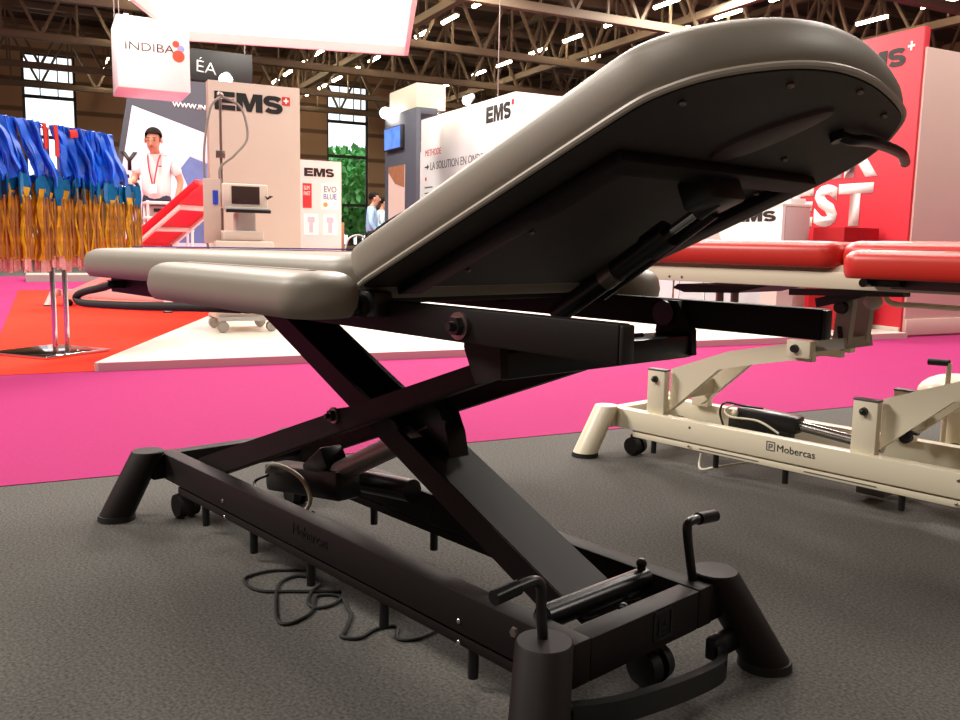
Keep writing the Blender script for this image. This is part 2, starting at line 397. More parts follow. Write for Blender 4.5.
# backrest (lifted)
TB = .3964
def bk(s, y, n): return V(((-.597+s*math.cos(TB)-n*math.sin(TB))*S, y*S, (1.1126+s*math.sin(TB)+n*math.cos(TB))*S))
hp_ = smooth_path([(.90, -.217, 0), (.975, -.212, 0), (1.03, -.185, 0), (1.075, -.145, 0), (1.122, -.072, 0), (1.160, .021, 0), (1.180, .13, 0), (1.179, .25, 0), (1.164, .364, 0), (1.136, .50, 0), (1.104, .60, 0), (1.052, .675, 0), (.99, .74, 0), (.915, .785, 0), (.83, .81, 0), (.74, .818, 0)], 3)
bo = [(.0, -.19), (.015, -.212), (.05, -.217), (.25, -.217), (.5, -.217), (.75, -.217)]+[(p.x, p.y) for p in hp_]+[(.5, .818), (.25, .818), (.05, .818), (.015, .812), (.0, .79)]
BO = bo
bs = [(a*S, b*S) for a, b in bo]
def bkm(a, b, h): return bk(a/S, b/S, h/S)
br = MB().cushion(bs, .118*S, bkm, .045, .007).build('backrest_cushion', 'vinyl', T1, ang=60)
MB().tube([bkm(a, b, -.001) for a, b in bs], .0048, 8, closed=True).build('piping', 'piping', br)
b = MB(); O = [V(p) for p in bs]; ins = []
for i, p in enumerate(O):
    tt = (O[(i+1) % len(O)]-O[i-1]).normalized(); ins.append(p-V((tt.y, -tt.x))*.005)
b.prism([bkm(p.x, p.y, -.006) for p in ins], bk(0, 0, .0093)-bk(0, 0, 0))
bb = b.build('backing_board', 'board', br)
for s, y in ((1.0, -.13), (1.115, .06), (1.148, .28), (1.10, .5), (.68, .35), (.70, .61), (.401, .05), (.14, .054), (.874, .455)):
    MB().ball(bk(s, y, -.012), (.005, .005, .004)).build('screw', 'dullsteel', bb)
b = MB(); n = 28
pl = []
for k in range(n):
    a = 2*PI*k/n; L = .135*math.cos(a); W = .052*math.sin(a)*(1.1-.25*math.cos(a))
    pl.append((.955+L*.92-W*.39, .255+L*.39+W*.92))
b.loft([[bk(s, y, h) for s, y in [(.955+(s-.955)*g, .255+(y-.255)*g) for s, y in pl]] for g, h in ((1, -.008), (.97, -.016), (.85, -.018))])
b.build('face_opening_cover', 'inset', bb)
fr = MB()
dn = bk(0, 0, 1)-bk(0, 0, 0)
for y in (-.065, .665): fr.bar(bk(.02, y, -.024), bk(.80, y, -.024), .05, .015, up=dn, bev=.003)
fr.bar(bk(.79, -.10, -.024), bk(.79, .70, -.024), .04, .0155, up=dn, bev=.003)
fr.build('backrest_frame', 'black', br)
b = MB().bar(bk(.71, .30, -.05), bk(.80, .30, -.05), .09, .05, up=dn, bev=.008).build('actuator_mount', 'blackplastic', br)
p0, p1 = V((-.36*S, .3*S, 1.035*S)), bk(.76, .30, -.07)
def al(t): return p0+(p1-p0)*t
ac = MB().cyl(al(0), al(.70), .019, .019, 18).cyl(al(.62), al(.74), .023, .023, 18).cyl(al(.9), al(1), .014, .014).build('backrest_actuator', 'blackplastic', T1)
MB().cyl(al(.70), al(.95), .008).build('piston_rod', 'steel', ac); MB().cyl(al(.34), al(.42), .0205, seg=18).build('steel_collar', 'dullsteel', ac)
MB().cyl(al(.2)+V((0, .045, 0)), al(.92)+V((0, .035, 0)), .013).build('gas_spring', 'gloss', ac)
hn = smooth_path([bk(1.005, .46, -.012), bk(1.018, .49, -.03), bk(1.026, .56, -.03), bk(1.02, .68, -.03), bk(1.007, .787, -.03), bk(.99, .85, -.03), bk(.972, .90, -.03)], 6)
MB().tube(hn, .0085, 12).cyl(bk(1.005, .46, -.004), bk(1.005, .46, -.03), .011).build('release_handle', 'gloss', br)
# crank handles, pedal
for pts in ([(-.05, -.05, .285), (-.055, -.055, .37), (-.05, -.063, .425), (-.05, -.085, .447), (-.05, -.14, .446), (-.05, -.212, .44)],
            [(-.06, .585, .27), (-.055, .55, .37), (-.05, .527, .44), (-.05, .535, .462), (-.05, .58, .463), (-.05, .66, .456)]):
    c = MB().tube(smooth_path([u(*p) for p in pts], 4), .0085, 12).build('crank_handle', 'blackplastic', T1)
    q = [u(*p) for p in pts]; MB().cyl(q[-2], q[-1]+(q[-1]-q[-2])*.05, .0115, seg=14).build('grip', 'gloss', c)
pb = MB(); N = 14; up_, lo_ = [], []
rings = []
pth = smooth_path([(.03, -.03, .125), (.075, .08, .12), (.09, .25, .102), (.09, .42, .085), (.08, .53, .078), (.045, .585, .085), (.025, .60, .10)], 4)
for i, p in enumerate(pth):
    t = (pth[min(i+1, len(pth)-1)]-pth[max(i-1, 0)]); t.z = 0; t.normalize(); n = V((t.y, -t.x, 0))*.013
    rings.append([u(*(p-n-V((0, 0, .03)))), u(*(p+n-V((0, 0, .03)))), u(*(p+n+V((0, 0, .03)))), u(*(p-n+V((0, 0, .03))))])
pb.loft(rings).build('foot_pedal', 'blackplastic', T1)
MB().box(.005*S, .04*S, .56*S, .70*S, .07*S, .135*S, .005).build('pedal_bracket', 'blackplastic', T1)
MB().box(.005*S, .04*S, -.04*S, .03*S, .07*S, .135*S, .005).build('pedal_bracket', 'blackplastic', T1)
text('Mobercas', 'gloss', T1, u(-1.31, -.0005, .213), (1, 0, 0), (0, 0, 1), .026, 1.0, 0, .0012)
def logo(root, o, X, U, s, m, d=.0015):
    o, X, U = V(o), V(X), V(U); N = X.cross(U); b = MB()
    P = lambda a, c: o+X*(a*s)+U*(c*s)
    for a, c in (((0, 0), (1, 0)), ((1, 0), (1, 1)), ((1, 1), (0, 1)), ((0, 1), (0, 0)), ((.3, .15), (.3, .75)), ((.3, .7), (.7, .7)), ((.7, .75), (.65, .4)), ((.3, .4), (.7, .4))):
        b.bar(P(*a), P(*c), s*.11, d*2, up=N)
    return b.build('emblem', m, root)
logo(T1, u(.0005, .325, .19), (0, 1, 0), (0, 0, 1), .048, 'gloss', .0006)

# power cord on the carpet
cp = [(-1.4, 0.25, 0.12), (-1.43, 0.15, 0.01), (-1.464, 0.094, 0.006), (-1.511, 0.021, 0.006), (-1.511, -0.072, 0.006), (-1.453, -0.106, 0.006), (-1.361, -0.093, 0.006), (-1.28, -0.0, 0.006), (-1.2, 0.09, 0.006), (-1.169, 0.113, 0.006), (-1.109, 0.05, 0.006), (-1.113, -0.019, 0.006), (-1.169, -0.023, 0.006), (-1.25, 0.042, 0.006), (-1.3, 0.11, 0.006), (-1.4, 0.08, 0.006), (-1.385, -0.008, 0.006), (-1.253, -0.098, 0.006), (-1.107, -0.171, 0.006), (-1.065, -0.144, 0.006), (-1.1, -0.05, 0.006), (-1.2, 0.03, 0.006), (-1.15, 0.09, 0.006), (-1.06, 0.06, 0.006), (-0.99, 0.03, 0.006), (-0.908, -0.046, 0.006), (-0.878, -0.077, 0.006), (-0.837, -0.038, 0.006), (-0.857, 0.037, 0.006), (-0.83, 0.1, 0.006), (-0.76, 0.05, 0.006), (-0.72, 0.1, 0.006), (-0.74, 0.22, 0.006), (-0.8, 0.3, 0.006)]
tag(MB().tube(smooth_path([u(*p) for p in cp], 8), .0038, 8).build('power_cord', 'rubber'), 'thin black power cord lying in loose loops on the charcoal carpet under the black table', 'power cord')

# ------------------------------------------------------------------ white treatment table with red cushions
T2 = thing('treatment_table', 'cream white treatment table with red cushions standing on the carpet behind the black one', 'treatment table', (.32, 1.62, 0))
base_frame(T2, 'white', 'rubber')
def w2(x, y, z): return V((x-.32, y-1.62, z))      # world -> local
def bx2(x0, x1, y0, y1, z0, z1, b=.003): return MB().box(x0-.32, x1-.32, y0-1.62, y1-1.62, z0, z1, b)
castor(T2, -1.17-.32, .05); castor(T2, -1.17-.32, BW-.05); castor(T2, -.1, .05); castor(T2, -.1, BW-.05)
pegs(T2, [-1.385, -1.12, -.86, -.49], .022, .03); pegs(T2, [-1.2, -.7], BW-.022, .03)
for x in (-.90, -.015):
    for z in (.158, .09): MB().ball((x-.32, -.001, z), (.005, .003, .005)).build('screw', 'dullsteel', T2)
for x0 in (-1.105, -.335):
    for y in (1.64, 1.93):
        p = bx2(x0, x0+.075, y, y+.032, .175, .338).build('post', 'white', T2)
        bx2(x0-.001, x0+.076, y-.001, y+.033, .338, .344, .001).build('post_cap', 'darkside', p)
        c = w2(x0+.035, y, .307); d = -1 if y < 1.8 else 1
        c2 = c if d < 0 else c+V((0, .032, 0))
        MB().cyl(c2, c2+V((0, d*.012, 0)), .013, .011, 12).ball(c2+V((0, d*.012, 0)), .009).build('pivot_bolt', 'blackplastic', p)
    dx = x0+1.105; b = MB()
    for y in (1.685, 1.885):
        P = [(-1.035, .345), (-.80, .435), (-.55, .49), (-.50, .485), (-.50, .43), (-.56, .43), (-.70, .40), (-.84, .365), (-1.005, .215), (-1.035, .19)]
        b.prism([w2(px+dx, y, pz) for px, pz in P], (0, .03, 0))
    b.build('lift_arm', 'white', T2)
    bx2(-1.03+dx, -.98+dx, 1.7, 1.9, .24, .30).build('arm_crossbar', 'white', T2)
    k = bx2(-.565+dx, -.485+dx, 1.64, 1.68, .445, .50).build('arm_end_block', 'white', T2)
    bx2(-.565+dx, -.485+dx, 1.92, 1.96, .445, .50).build('arm_end_block', 'white', T2)
    c = w2(-.535+dx, 1.64, .474); MB().cyl(c, c-V((0, .012, 0)), .014, .012, 12).build('pivot_bolt', 'blackplastic', k)
    # hangers from the upper frame to the arm ends
    b = MB()
    for y in (1.72, 1.85):
        b.prism([w2(px+dx, y, pz) for px, pz in ((-.475, .675), (-.40, .675), (-.395, .62), (-.405, .485), (-.455, .485), (-.445, .62))], (0, .03, 0))
    b.bar(w2(-.52+dx, 1.8, .478), w2(-.405+dx, 1.8, .498), .20, .035)
    hg = b.build('frame_hanger', 'grey', T2)
    c = w2(-.43+dx, 1.719, .61); MB().cyl(c, c-V((0, .02, 0)), .022, .018, 12).build('pivot_bolt', 'blackplastic', hg)
    MB().prism([w2(-.44+dx, 1.717, .55), w2(-.425+dx, 1.717, .55), w2(-.413+dx, 1.717, .475), w2(-.428+dx, 1.717, .475)], (0, .004, 0)).build('slot', 'rubber', hg)
mo = MB().bar(w2(-.80, 1.78, .205), w2(-.58, 1.8, .195), .07, .06, bev=.01).bar(w2(-.83, 1.77, .17), w2(-.60, 1.79, .165), .05, .05, bev=.01).build('lift_motor', 'blackplastic', T2)
MB().tube(smooth_path([w2(-.80, 1.74, .24), w2(-.83, 1.73, .22), w2(-.80, 1.72, .20), w2(-.7, 1.73, .2), w2(-.62, 1.73, .17)]), .004).ball(w2(-.79, 1.73, .215), .012).build('cable', 'paleCable', mo)
MB().tube(smooth_path([w2(-.84, 1.74, .16), w2(-.85, 1.73, .21), w2(-.83, 1.73, .245), w2(-.77, 1.75, .24), w2(-.70, 1.76, .24)]), .004).build('cable', 'blackplastic', mo)
MB().cyl(w2(-.60, 1.8, .195), w2(-.30, 1.8, .17), .017, .017, 18).build('actuator_tube', 'steel', T2)
f = MB()
for y in (1.50, 2.07): f.box(-1.16-.32, .5-.32, y-1.62, y-1.62+.03, .676, .724, .003)
f.box(-1.16-.32, -1.13-.32, -.1, .46, .68, .722, .003); f.build('upper_frame', 'white', T2)
for x in (-.93, -.91+.03): MB().ball(w2(x, 1.499, .69), .004).build('screw', 'dullsteel', T2)
bx2(-1.30, -.36, 1.53, 2.07, .716, .736).build('backrest_board', 'white', T2)
bx2(-.29, .75, 1.535, 2.065, .71, .736).build('seat_board', 'white', T2)
bx2(-.19, .75, 1.492, 1.4995, .684, .723, .001).build('side_panel', 'darkside', T2)  # dark grey of the panel includes the shade it lies in
bx2(-.235, -.15, 1.45, 1.50, .69, .712).cyl(w2(-.235, 1.42, .70), w2(-.235, 1.51, .70), .012).build('armrest_hinge', 'blackplastic', T2)
MB().prism([w2(-.40, 1.505, .715), w2(-.27, 1.505, .715), w2(-.30, 1.505, .745), w2(-.34, 1.505, .745)], (0, .02, 0)).build('hinge_bracket', 'white', T2)
MB().cushion(rrect(-1.30-.32, -.345-.32, 1.48-1.62, 2.14-1.62, (.05, .05, .2, .2)), .078, flat(.736), .04, .008).build('backrest_cushion', 'redvinyl', T2, ang=60)
MB().cushion(rrect(-.335-.32, .75-.32, 1.48-1.62, 2.14-1.62, (.1, .1, .05, .05)), .080, flat(.736), .04, .008).build('seat_cushion', 'redvinyl', T2, ang=60)
for y in (1.345, 2.155): MB().cushion(rrect(-.272-.32, .36-.32, y-1.62, y+.118-1.62, .055), .078, flat(.713), .038, .006).build('armrest_cushion', 'redvinyl', T2, ang=60)
MB().tube(smooth_path([w2(-.37, 1.9, .66), w2(-.37, 1.9, .635), w2(-.34, 1.9, .62), w2(-.25, 1.9, .62), w2(.1, 1.9, .615), w2(.45, 1.9, .61)]), .009).build('adjusting_handle', 'white', T2)
MB().ball(w2(-.395, 1.86, .625), (.03, .03, .025)).build('release_knob', 'silver', T2)
MB().prism([w2(-1.0, 1.62, .645), w2(-.98, 1.62, .66), w2(-.70, 1.62, .662), w2(-.62, 1.62, .672), w2(-.75, 1.62, .64), w2(-.95, 1.62, .632)], (0, .3, 0)).build('face_pad', 'rubber', T2)
for x in (-.89, -.83): MB().cyl(w2(x, 1.75, .58), w2(x, 1.75, .64), .014).ball(w2(x, 1.75, .58), .016).build('pad_bracket', 'dullsteel', T2)
MB().bar(w2(-.55, 1.63, .655), w2(-.2, 1.63, .668), .05, .02).bar(w2(-.50, 1.7, .62), w2(-.36, 1.7, .66), .03, .03).build('tilt_linkage', 'blackplastic', T2)
logo(T2, w2(-.600, 1.6195, .135), (1, 0, 0), (0, 0, 1), .028, 'greyink', .0008)
text('Mobercas', 'ink', T2, w2(-.565, 1.6198, .136), (1, 0, 0), (0, 0, 1), .023, 1.02, 0, .001)
for x0, x1 in ((-.86, -.63), (-.47, -.24)): MB().box(x0-.32, x1-.32, .0047, .006, .086, .089).build('bar_slot', 'darkside', T2)
bx2(-.36, -.27, 1.76, 1.83, .02, .08).build('castor_lock', 'darkside', T2)
MB().tube(smooth_path([w2(-.90, 1.7, .05), w2(-.86, 1.64, .012), w2(-.80, 1.66, .03), w2(-.72, 1.75, .05)]), .004).build('hanging_cable', 'paleCable', T2)
MB().cyl(w2(-.20, 1.70, .235), w2(-.20, 1.72, .235), .018).bar(w2(-.21, 1.70, .255), w2(-.16, 1.70, .253), .02, .008).build('adjuster_knob', 'blackplastic', T2)

# ------------------------------------------------------------------ a white/red table farther right, only its crank and foot show
T3 = thing('treatment_table', 'white table base at the right edge with crank, mostly hidden behind the cream white table', 'treatment table', (-.19, 2.42, 0))
MB().cyl((-.10, -.02, .0), (-.10, -.02, .30), .045, .045).ball((-.13, .02, .275), (.13, .13, .075), 24, 12).build('lift_column', 'white', T3)
MB().box(-.16, .9, -.12, .12, .06, .10, .01).build('base_frame', 'white', T3)
c = MB().tube([(-.12, -.1, .10), (-.12, -.1, .40)], .009).build('crank_handle', 'white', T3)
MB().cyl((-.12, -.1, .40), (-.19, -.1, .398), .012).build('grip', 'rubber', c)
for x in (-.08, .8):
    for y in (-.09, .09): castor(T3, x, y, 'grey', .045)
# ------------------------------------------------------------------ the hall
def slab(name, a0, a1, b0, b1, z0, z1, m):
    P = [hall(a0, b0, z0), hall(a1, b0, z0), hall(a1, b1, z0), hall(a0, b1, z0)]
    return struct(MB().prism(P, (0, 0, z1-z0)).build(name, m, smooth=False))
slab('floor', -60, 13.3, -14, 34, -.2, 0, 'carpet')
slab('floor_runner', -18, -1.985, -12, 22, .0005, .0025, 'pink')
tag(slab('red_carpet', -13.1, -4.46, -1.02, .9, .003, .005, 'redcarpet'), 'orange red carpet around the elastic band stand', 'carpet')
slab('ceiling', -41.4, 13.3, -14, 34, 9.6, 9.8, 'roof')
# far wall with window openings
wl = MB()
A0, A1 = -41.4, -41
def wallbox(b0, b1, z0, z1):
    wl.prism([hall(A0, b0, z0), hall(A1, b0, z0), hall(A1, b1, z0), hall(A0, b1, z0)], (0, 0, z1-z0))
WIN = [(-1.15, .9, .6, 8.35), (11.94, 14.05, .6, 8.35), (25, 27, .6, 8.35), (-14+.5, -12, .6, 8.35)]
edges = sorted(WIN); last = -14
for b0, b1, z0, z1 in edges:
    wallbox(last, b0, 0, 9.6); wallbox(b0, b1, 0, z0); wallbox(b0, b1, z1, 9.6); last = b1
wallbox(last, 34, 0, 9.6)
struct(wl.build('wall_far', 'cladding', smooth=False))
for i, (b0, b1, z0, z1) in enumerate(WIN[:2]):
    w = MB()
    for z in (z0, 2.6, 4.95, 6.6, 7.2, z1): w.bar(hall(-41.15, b0, z), hall(-41.15, b1, z), .12, .14)
    for b in (b0+.04, b1-.04): w.bar(hall(-41.15, b, z0), hall(-41.15, b, z1), .12, .08, up=(1, 0, 0))
    for k in (1, 2): w.bar(hall(-41.2, b0+(b1-b0)*k/3, 6.6), hall(-41.2, b0+(b1-b0)*k/3, z1), .04, .04, up=(1, 0, 0))
    struct(w.build('window_%d' % (i+1), 'frame', smooth=False))
struct(MB().prism([hall(13, -14), hall(13.3, -14), hall(13.3, 34), hall(13, 34)], (0, 0, 9.6)).build('wall_back', 'cladding', smooth=False))
for nm, b in (('wall_left', -14.2), ('wall_right', 34)):
    struct(MB().prism([hall(-41.4, b), hall(13.3, b), hall(13.3, b+.2), hall(-41.4, b+.2)], (0, 0, 9.6)).build(nm, 'cladding', smooth=False))
# trees and a block outside the windows
def tree(b, a, h, label):
    p = hall(a, b); t = thing('tree', label, 'tree', p)
    MB().cyl((0, 0, 0), (0, 0, h*.5), .2, .12, 10).build('trunk', 'bark', t)
    m = MB(); r = random.Random(int(b*10))
    for k in range(2200):
        th, ph = r.uniform(0, 2*PI), math.acos(r.uniform(-1, 1)); q = r.uniform(.55, 1)
        c = V((2.7*q*math.sin(ph)*math.cos(th), 2.7*q*math.sin(ph)*math.sin(th), h*.58+h*.42*q*math.cos(ph)))
        s = r.uniform(.16, .36); X = V((r.uniform(-1, 1), r.uniform(-1, 1), r.uniform(-1, 1))).normalized(); Y = X.orthogonal().normalized()
        m.bm.faces.new([m.bm.verts.new(c+v) for v in (X*s, Y*s*.5, -X*s, -Y*s*.5)])
    m.build('foliage', 'leaf', t, smooth=False)
tree(15.1, -47, 6.2, 'leafy green tree outside the lower half of the tall window beside the small panel')
tree(18.0, -54, 6.8, 'farther green tree behind the first one outside the same window')
# roof trusses
def truss(p, q, zb, zt, n, label, group):
    mid = (p+q)/2; d = (q-p); L = d.length
    t = thing('roof_truss', label, 'roof truss', (mid.x, mid.y, 0), math.atan2(d.y, d.x), group)
    MB().box(-L/2, L/2, -.11, .11, zb-.12, zb+.10, .01).build('bottom_chord', 'steelbeam', t)
    MB().box(-L/2, L/2, -.11, .11, zt-.1, zt+.1, .01).build('top_chord', 'steelbeam', t)
    w = MB()
    for k in range(n):
        x0 = -L/2+L*k/n; x1 = x0+L/n; xm = (x0+x1)/2
        w.bar((x0, 0, zb), (xm, 0, zt), .09, .09, up=(0, 1, 0)); w.bar((xm, 0, zt), (x1, 0, zb), .09, .09, up=(0, 1, 0))
        w.bar((xm, 0, zb), (xm, 0, zt), .06, .06, up=(0, 1, 0))
    o = w.build('web', 'steelbeam', t, smooth=False)
for a in (-39.5, -35, -29.8, -24.6, -19.2, -13.9):
    truss(hall(a, -13), hall(a, 33), 6.85, 8.9, 22, 'beige steel roof truss crossing the hall from left to right', 'cross trusses of the roof')
for b in (-4.2, 3.0, 9.55, 16.2, 22.6):
    truss(hall(-41, b), hall(-3, b), 7.3, 9.2, 16, 'beige steel roof truss running the length of the hall', 'lengthwise trusses of the roof')
# purlins under the deck
for k in range(16):
    a = -40+2.3*k
    tag(MB().bar(hall(a, -13, 9.35), hall(a, 33, 9.35), .12, .22).build('roof_purlin', 'steelbeam', smooth=False), 'thin steel purlin under the dark roof deck', 'purlin', 'purlins under the roof deck')
# tube lamps
LR = {10.6: [-21.7, -23.85, -26.0, -28.3, -30.56, -32.84, -35.1, -37.2, -39.3], 8.5: [-21.6, -23.8, -26.1, -28.3, -30.5, -32.7, -34.95, -37.1], 15.05: [-19.17, -21.6, -23.97, -26.2, -28.7, -30.8, -33.6, -36], 17.26: [-17.0, -19.16, -21.4, -26.2], 21.27: [-15.4, -17.55, -19.7], 1.9: [-24.0, -26.3, -29.0, -36.35, -38.66]}
for b, aa in LR.items():
    for a in aa:
        t = thing('tube_lamp', 'glowing tube lamp in the straight rows under the roof trusses', 'lamp', hall(a, b, 7.5), RB, 'tube lamps under the roof')
        MB().box(-.55, .55, -.07, .07, .03, .10).build('housing', 'steelbeam', t)
        MB().cyl((-.52, 0, 0), (.52, 0, 0), .055, seg=10).build('tube', 'lamp', t)
        MB().cyl((-.3, 0, .1), (-.3, 0, 1.9), .012, seg=6).cyl((.3, 0, .1), (.3, 0, 1.9), .012, seg=6).build('hanger', 'steelbeam', t)
# spotlights on the stands
def spot(p, aim, label, r=.09, power=0):
    t = thing('spotlight', label, 'spotlight', p); d = (V(aim)-V(p)).normalized()
    MB().cyl(-d*.24, V((0, 0, 0)), r*.6, r, 16).build('lamp_head', 'silver', t)
    MB().cyl(d*.002, d*.02, r*.9, r*.86, 16).build('lens', 'spot', t)
    MB().cyl(-d*.15, -d*.15-V((0, 0, .12)), .012, seg=6).build('stem', 'grey', t)
    if power:
        l = bpy.data.lights.new('spot lamp', 'SPOT'); l.energy = power; l.spot_size = math.radians(110); l.spot_blend = .7; l.shadow_soft_size = .12; l.color = (1, .95, .88)
        o = bpy.data.objects.new('spot lamp', l); C.objects.link(o); o.location = V(p)+d*.08; o.rotation_euler = d.to_track_quat('-Z', 'Y').to_euler()

# ------------------------------------------------------------------ white podium
pd = MB(); PO = [(-4.45, -.45), (-4.3, 6.40), (-9.2, 6.40), (-9.2, 1.30), (-7.5, .69)]
pd.prism([hall(a, b, .003) for a, b in PO], (0, 0, .052)); P = pd.build('podium', 'podium', smooth=False)
tag(P, 'low white podium floor of the stand at the edge of the pink carpet', 'podium')
MB().bar(hall(-4.445, -.43, .028), hall(-4.295, 6.38, .028), .012, .05).build('edge_strip', 'podiumside', P)
P.location = (0, 0, 0)

# ------------------------------------------------------------------ tall kiosk panel with lettering and the device in front
K = thing('display_pillar', 'tall warm white pillar panel with large EMS lettering and a red cross', 'display pillar', hall(-7.5, 1.17, .056), RA)
MB().box(-.43, .43, 0, .12, 0, 2.19, .004).build('panel', 'kiosk', K)
def ems(parent, x, y, z, h, k=1.0, cross=True, wx=1.45, n='EMS'):
    block_ems(parent, (x, y, z), (1, 0, 0), (0, 0, 1), h, wx/1.55)
    if cross:
        cx = x+h*wx*k/1.55*3.95; s = h*.46
        MB().box(cx, cx+s, y-.005, y, z+h-s, z+h).build('cross_square', 'redink', parent)
        MB().box(cx+s*.18, cx+s*.82, y-.008, y-.004, z+h-s*.6, z+h-s*.4).box(cx+s*.4, cx+s*.6, y-.008, y-.004, z+h-s*.82, z+h-s*.18).build('cross_sign', 'whiteink', parent)
ems(K, -.375, -.001, 1.93, .165, 1.0, True, 1.5)
D = thing('shockwave_device', 'ivory shockwave therapy device with screen, standing on a castor trolley before the tall pillar', 'therapy device', hall(-6.1, .76, .055), RA)
MB().box(-.24, .22, -.1, .28, .10, .72, .02).box(-.17, .15, -.06, .24, .72, .80, .02).build('trolley', 'devwhite', D)
for x in (-.2, .18):
    for y in (-.14, .28): castor(D, x, y, 'grey', .045)
MB().bar((-.24, -.14, .105), (.22, -.14, .105), .05, .03).bar((-.24, .28, .105), (.22, .28, .105), .05, .03).build('trolley_foot', 'silver', D)
MB().box(-.17, .19, -.04, .22, .98, 1.17, .015).build('console', 'devwhite', D)
MB().box(-.10, .12, -.046, -.038, 1.01, 1.15, .002).build('screen', 'darkscreen', D)
MB().box(-.16, .19, -.12, -.02, .955, .985, .01).build('shelf', 'silver', D)
MB().box(-.16, .19, -.13, -.118, .94, .966, .003).build('shelf_edge', 'blackplastic', D)
MB().box(-.05, .10, 0, .18, .79, .95, .02).build('neck', 'silver', D)
MB().box(-.10, .14, -.05, .2, .755, .785, .008).build('tray', 'blackplastic', D)
MB().cyl((-.13, .2, .72), (-.13, .2, 1.86), .011, seg=10).box(-.17, -.10, .18, .22, 1.38, 1.44, .005).ball((-.13, .2, 1.87), .03).build('hose_pole', 'dullsteel', D)
MB().tube(smooth_path([(-.13, .18, 1.86), (-.22, .14, 1.75), (-.28, .1, 1.4), (-.27, .05, 1.1), (-.22, 0, 1.04)], 6), .010).tube(smooth_path([(-.22, 0, 1.0), (-.29, 0, .8), (-.27, 0, .6)], 6), .008).build('hose', 'cable', D)
MB().tube(smooth_path([(-.12, .18, 1.86), (.02, .14, 1.78), (.06, .1, 1.55), (-.05, .05, 1.40), (-.17, .05, 1.28), (-.15, 0, 1.08), (-.10, -.03, 1.0)], 6), .010).build('hose', 'cable', D)
MB().cyl((-.22, 0, 1.0), (-.22, 0, 1.11), .03, .03, 14).build('handpiece', 'bluegrip', D)
MB().prism([(.16, -.045, 1.08), (.18, -.045, 1.05), (.23, -.045, 1.08), (.20, -.045, 1.085), (.185, -.045, 1.07)], (0, .004, 0)).build('bird_mark', 'ink', D)
MB().box(-.31, -.18, -.02, .0, .70, 1.2, .002).build('side_plate', 'kiosk', D)

# small panel with posters
K2 = thing('display_panel', 'lower white display panel with small EMS lettering and product posters', 'display panel', hall(-10, 2.28, .003), RA)
MB().box(-.25, .53, 0, .30, 0, 1.80, .004).build('panel', 'blush', K2)
ems(K2, .04, -.001, 1.60, .105, 1.0, False, 1.45)
MB().box(.02, .135, -.006, 0, 1.20, 1.51).build('poster', 'redink', K2)
text('SLIM', 'whiteink', K2, (.03, -.0065, 1.43), (1, 0, 0), (0, 0, 1), .05, .55); text('FAST', 'whiteink', K2, (.03, -.0065, 1.36), (1, 0, 0), (0, 0, 1), .05, .55)
pp = MB().box(.255, .49, -.006, 0, 1.19, 1.52).build('poster', 'whitepanel', K2)
text('EVO', 'greyink', K2, (.29, -.0065, 1.41), (1, 0, 0), (0, 0, 1), .075, .85); text('BLUE', 'blueink', K2, (.285, -.0065, 1.32), (1, 0, 0), (0, 0, 1), .07, .8)
MB().cyl((.315, -.007, 1.25), (.315, 0, 1.25), .03).build('round_mark', 'amber', K2)
for x in (.03, .28):
    MB().box(x, x+.19, -.006, 0, .86, 1.13).build('poster', 'whitepanel', K2)
    MB().box(x+.07, x+.12, -.009, -.005, .89, 1.02).box(x+.05, x+.14, -.009, -.005, 1.02, 1.09).build('device_picture', 'paleprint', K2)

# ------------------------------------------------------------------ INDIBA stand
I = thing('hanging_cube_sign', 'white hanging cube sign with INDIBA lettering and coloured dots', 'hanging sign', hall(-11.2, .7, 2.68), RA)
MB().box(-.44, .44, 0, .88, 0, .89, .012).build('cube', 'whitepanel', I)
for x, y in ((-.4, .06), (-.4, .8)): MB().cyl((x, y, .88), (x, y, 6.0), .006, seg=6).build('wire', 'dullsteel', I)
text('INDIBA', 'ink', I, (-.36, -.001, .475), (1, 0, 0), (0, 0, 1), .105, 1.28, -.012)
for x, z, r, m in ((.27, .60, .042, 'orangedot'), (.33, .545, .045, 'bluedot'), (.30, .45, .075, 'orangedot')):
    MB().cyl((x, -.006 if m != 'bluedot' else -.004, z), (x, 0, z), r, seg=24).build('logo_dot', m, I)
W_ = thing('stand_wall', 'dark slate stand wall with slanted left edge and a large pale printed picture', 'stand wall', hall(-13.5, 1.2, .12), RA)
MB().prism([(-.95, 0, .0), (-.95, 0, .2), (-.85, 0, 1.6), (-.58, 0, 3.1), (1.6, 0, 3.1), (1.6, 0, 0)], (0, .12, 0)).build('wall_panel', 'darkbooth', W_)
MB().prism([(-.86, -.004, .2), (-.77, -.004, 1.6), (-.575, -.004, 2.66), (1.5, -.004, 2.0), (1.5, -.004, .2)], (0, .004, 0)).build('print', 'poster', W_)
MB().prism([(.10, -.007, 1.75), (.25, -.007, 1.95), (.50, -.007, 1.93), (.60, -.007, 1.6), (.55, -.007, .6), (.05, -.007, .6), (.2, -.007, 1.5)], (0, .003, 0)).build('print_shape', 'denim', W_)
MB().prism([(.22, -.008, 1.96), (.38, -.008, 2.25), (.62, -.008, 2.18), (.75, -.008, 1.5), (.62, -.008, 1.45), (.52, -.008, 1.85)], (0, .002, 0)).build('print_shape', 'paleprint', W_)
text('Y', 'ink', W_, (-.74, -.006, 1.70), (1, 0, 0), (0, 0, 1), .26, .9, .03); text('ES', 'ink', W_, (-.80, -.006, 1.38), (1, 0, 0), (0, 0, 1), .24, .9, .03)
text('WWW.INDIBA', 'whiteink', W_, (.01, -.004, 2.69), (1, -0, -.03), (.03, 0, 1), .075, 1.05, .01)
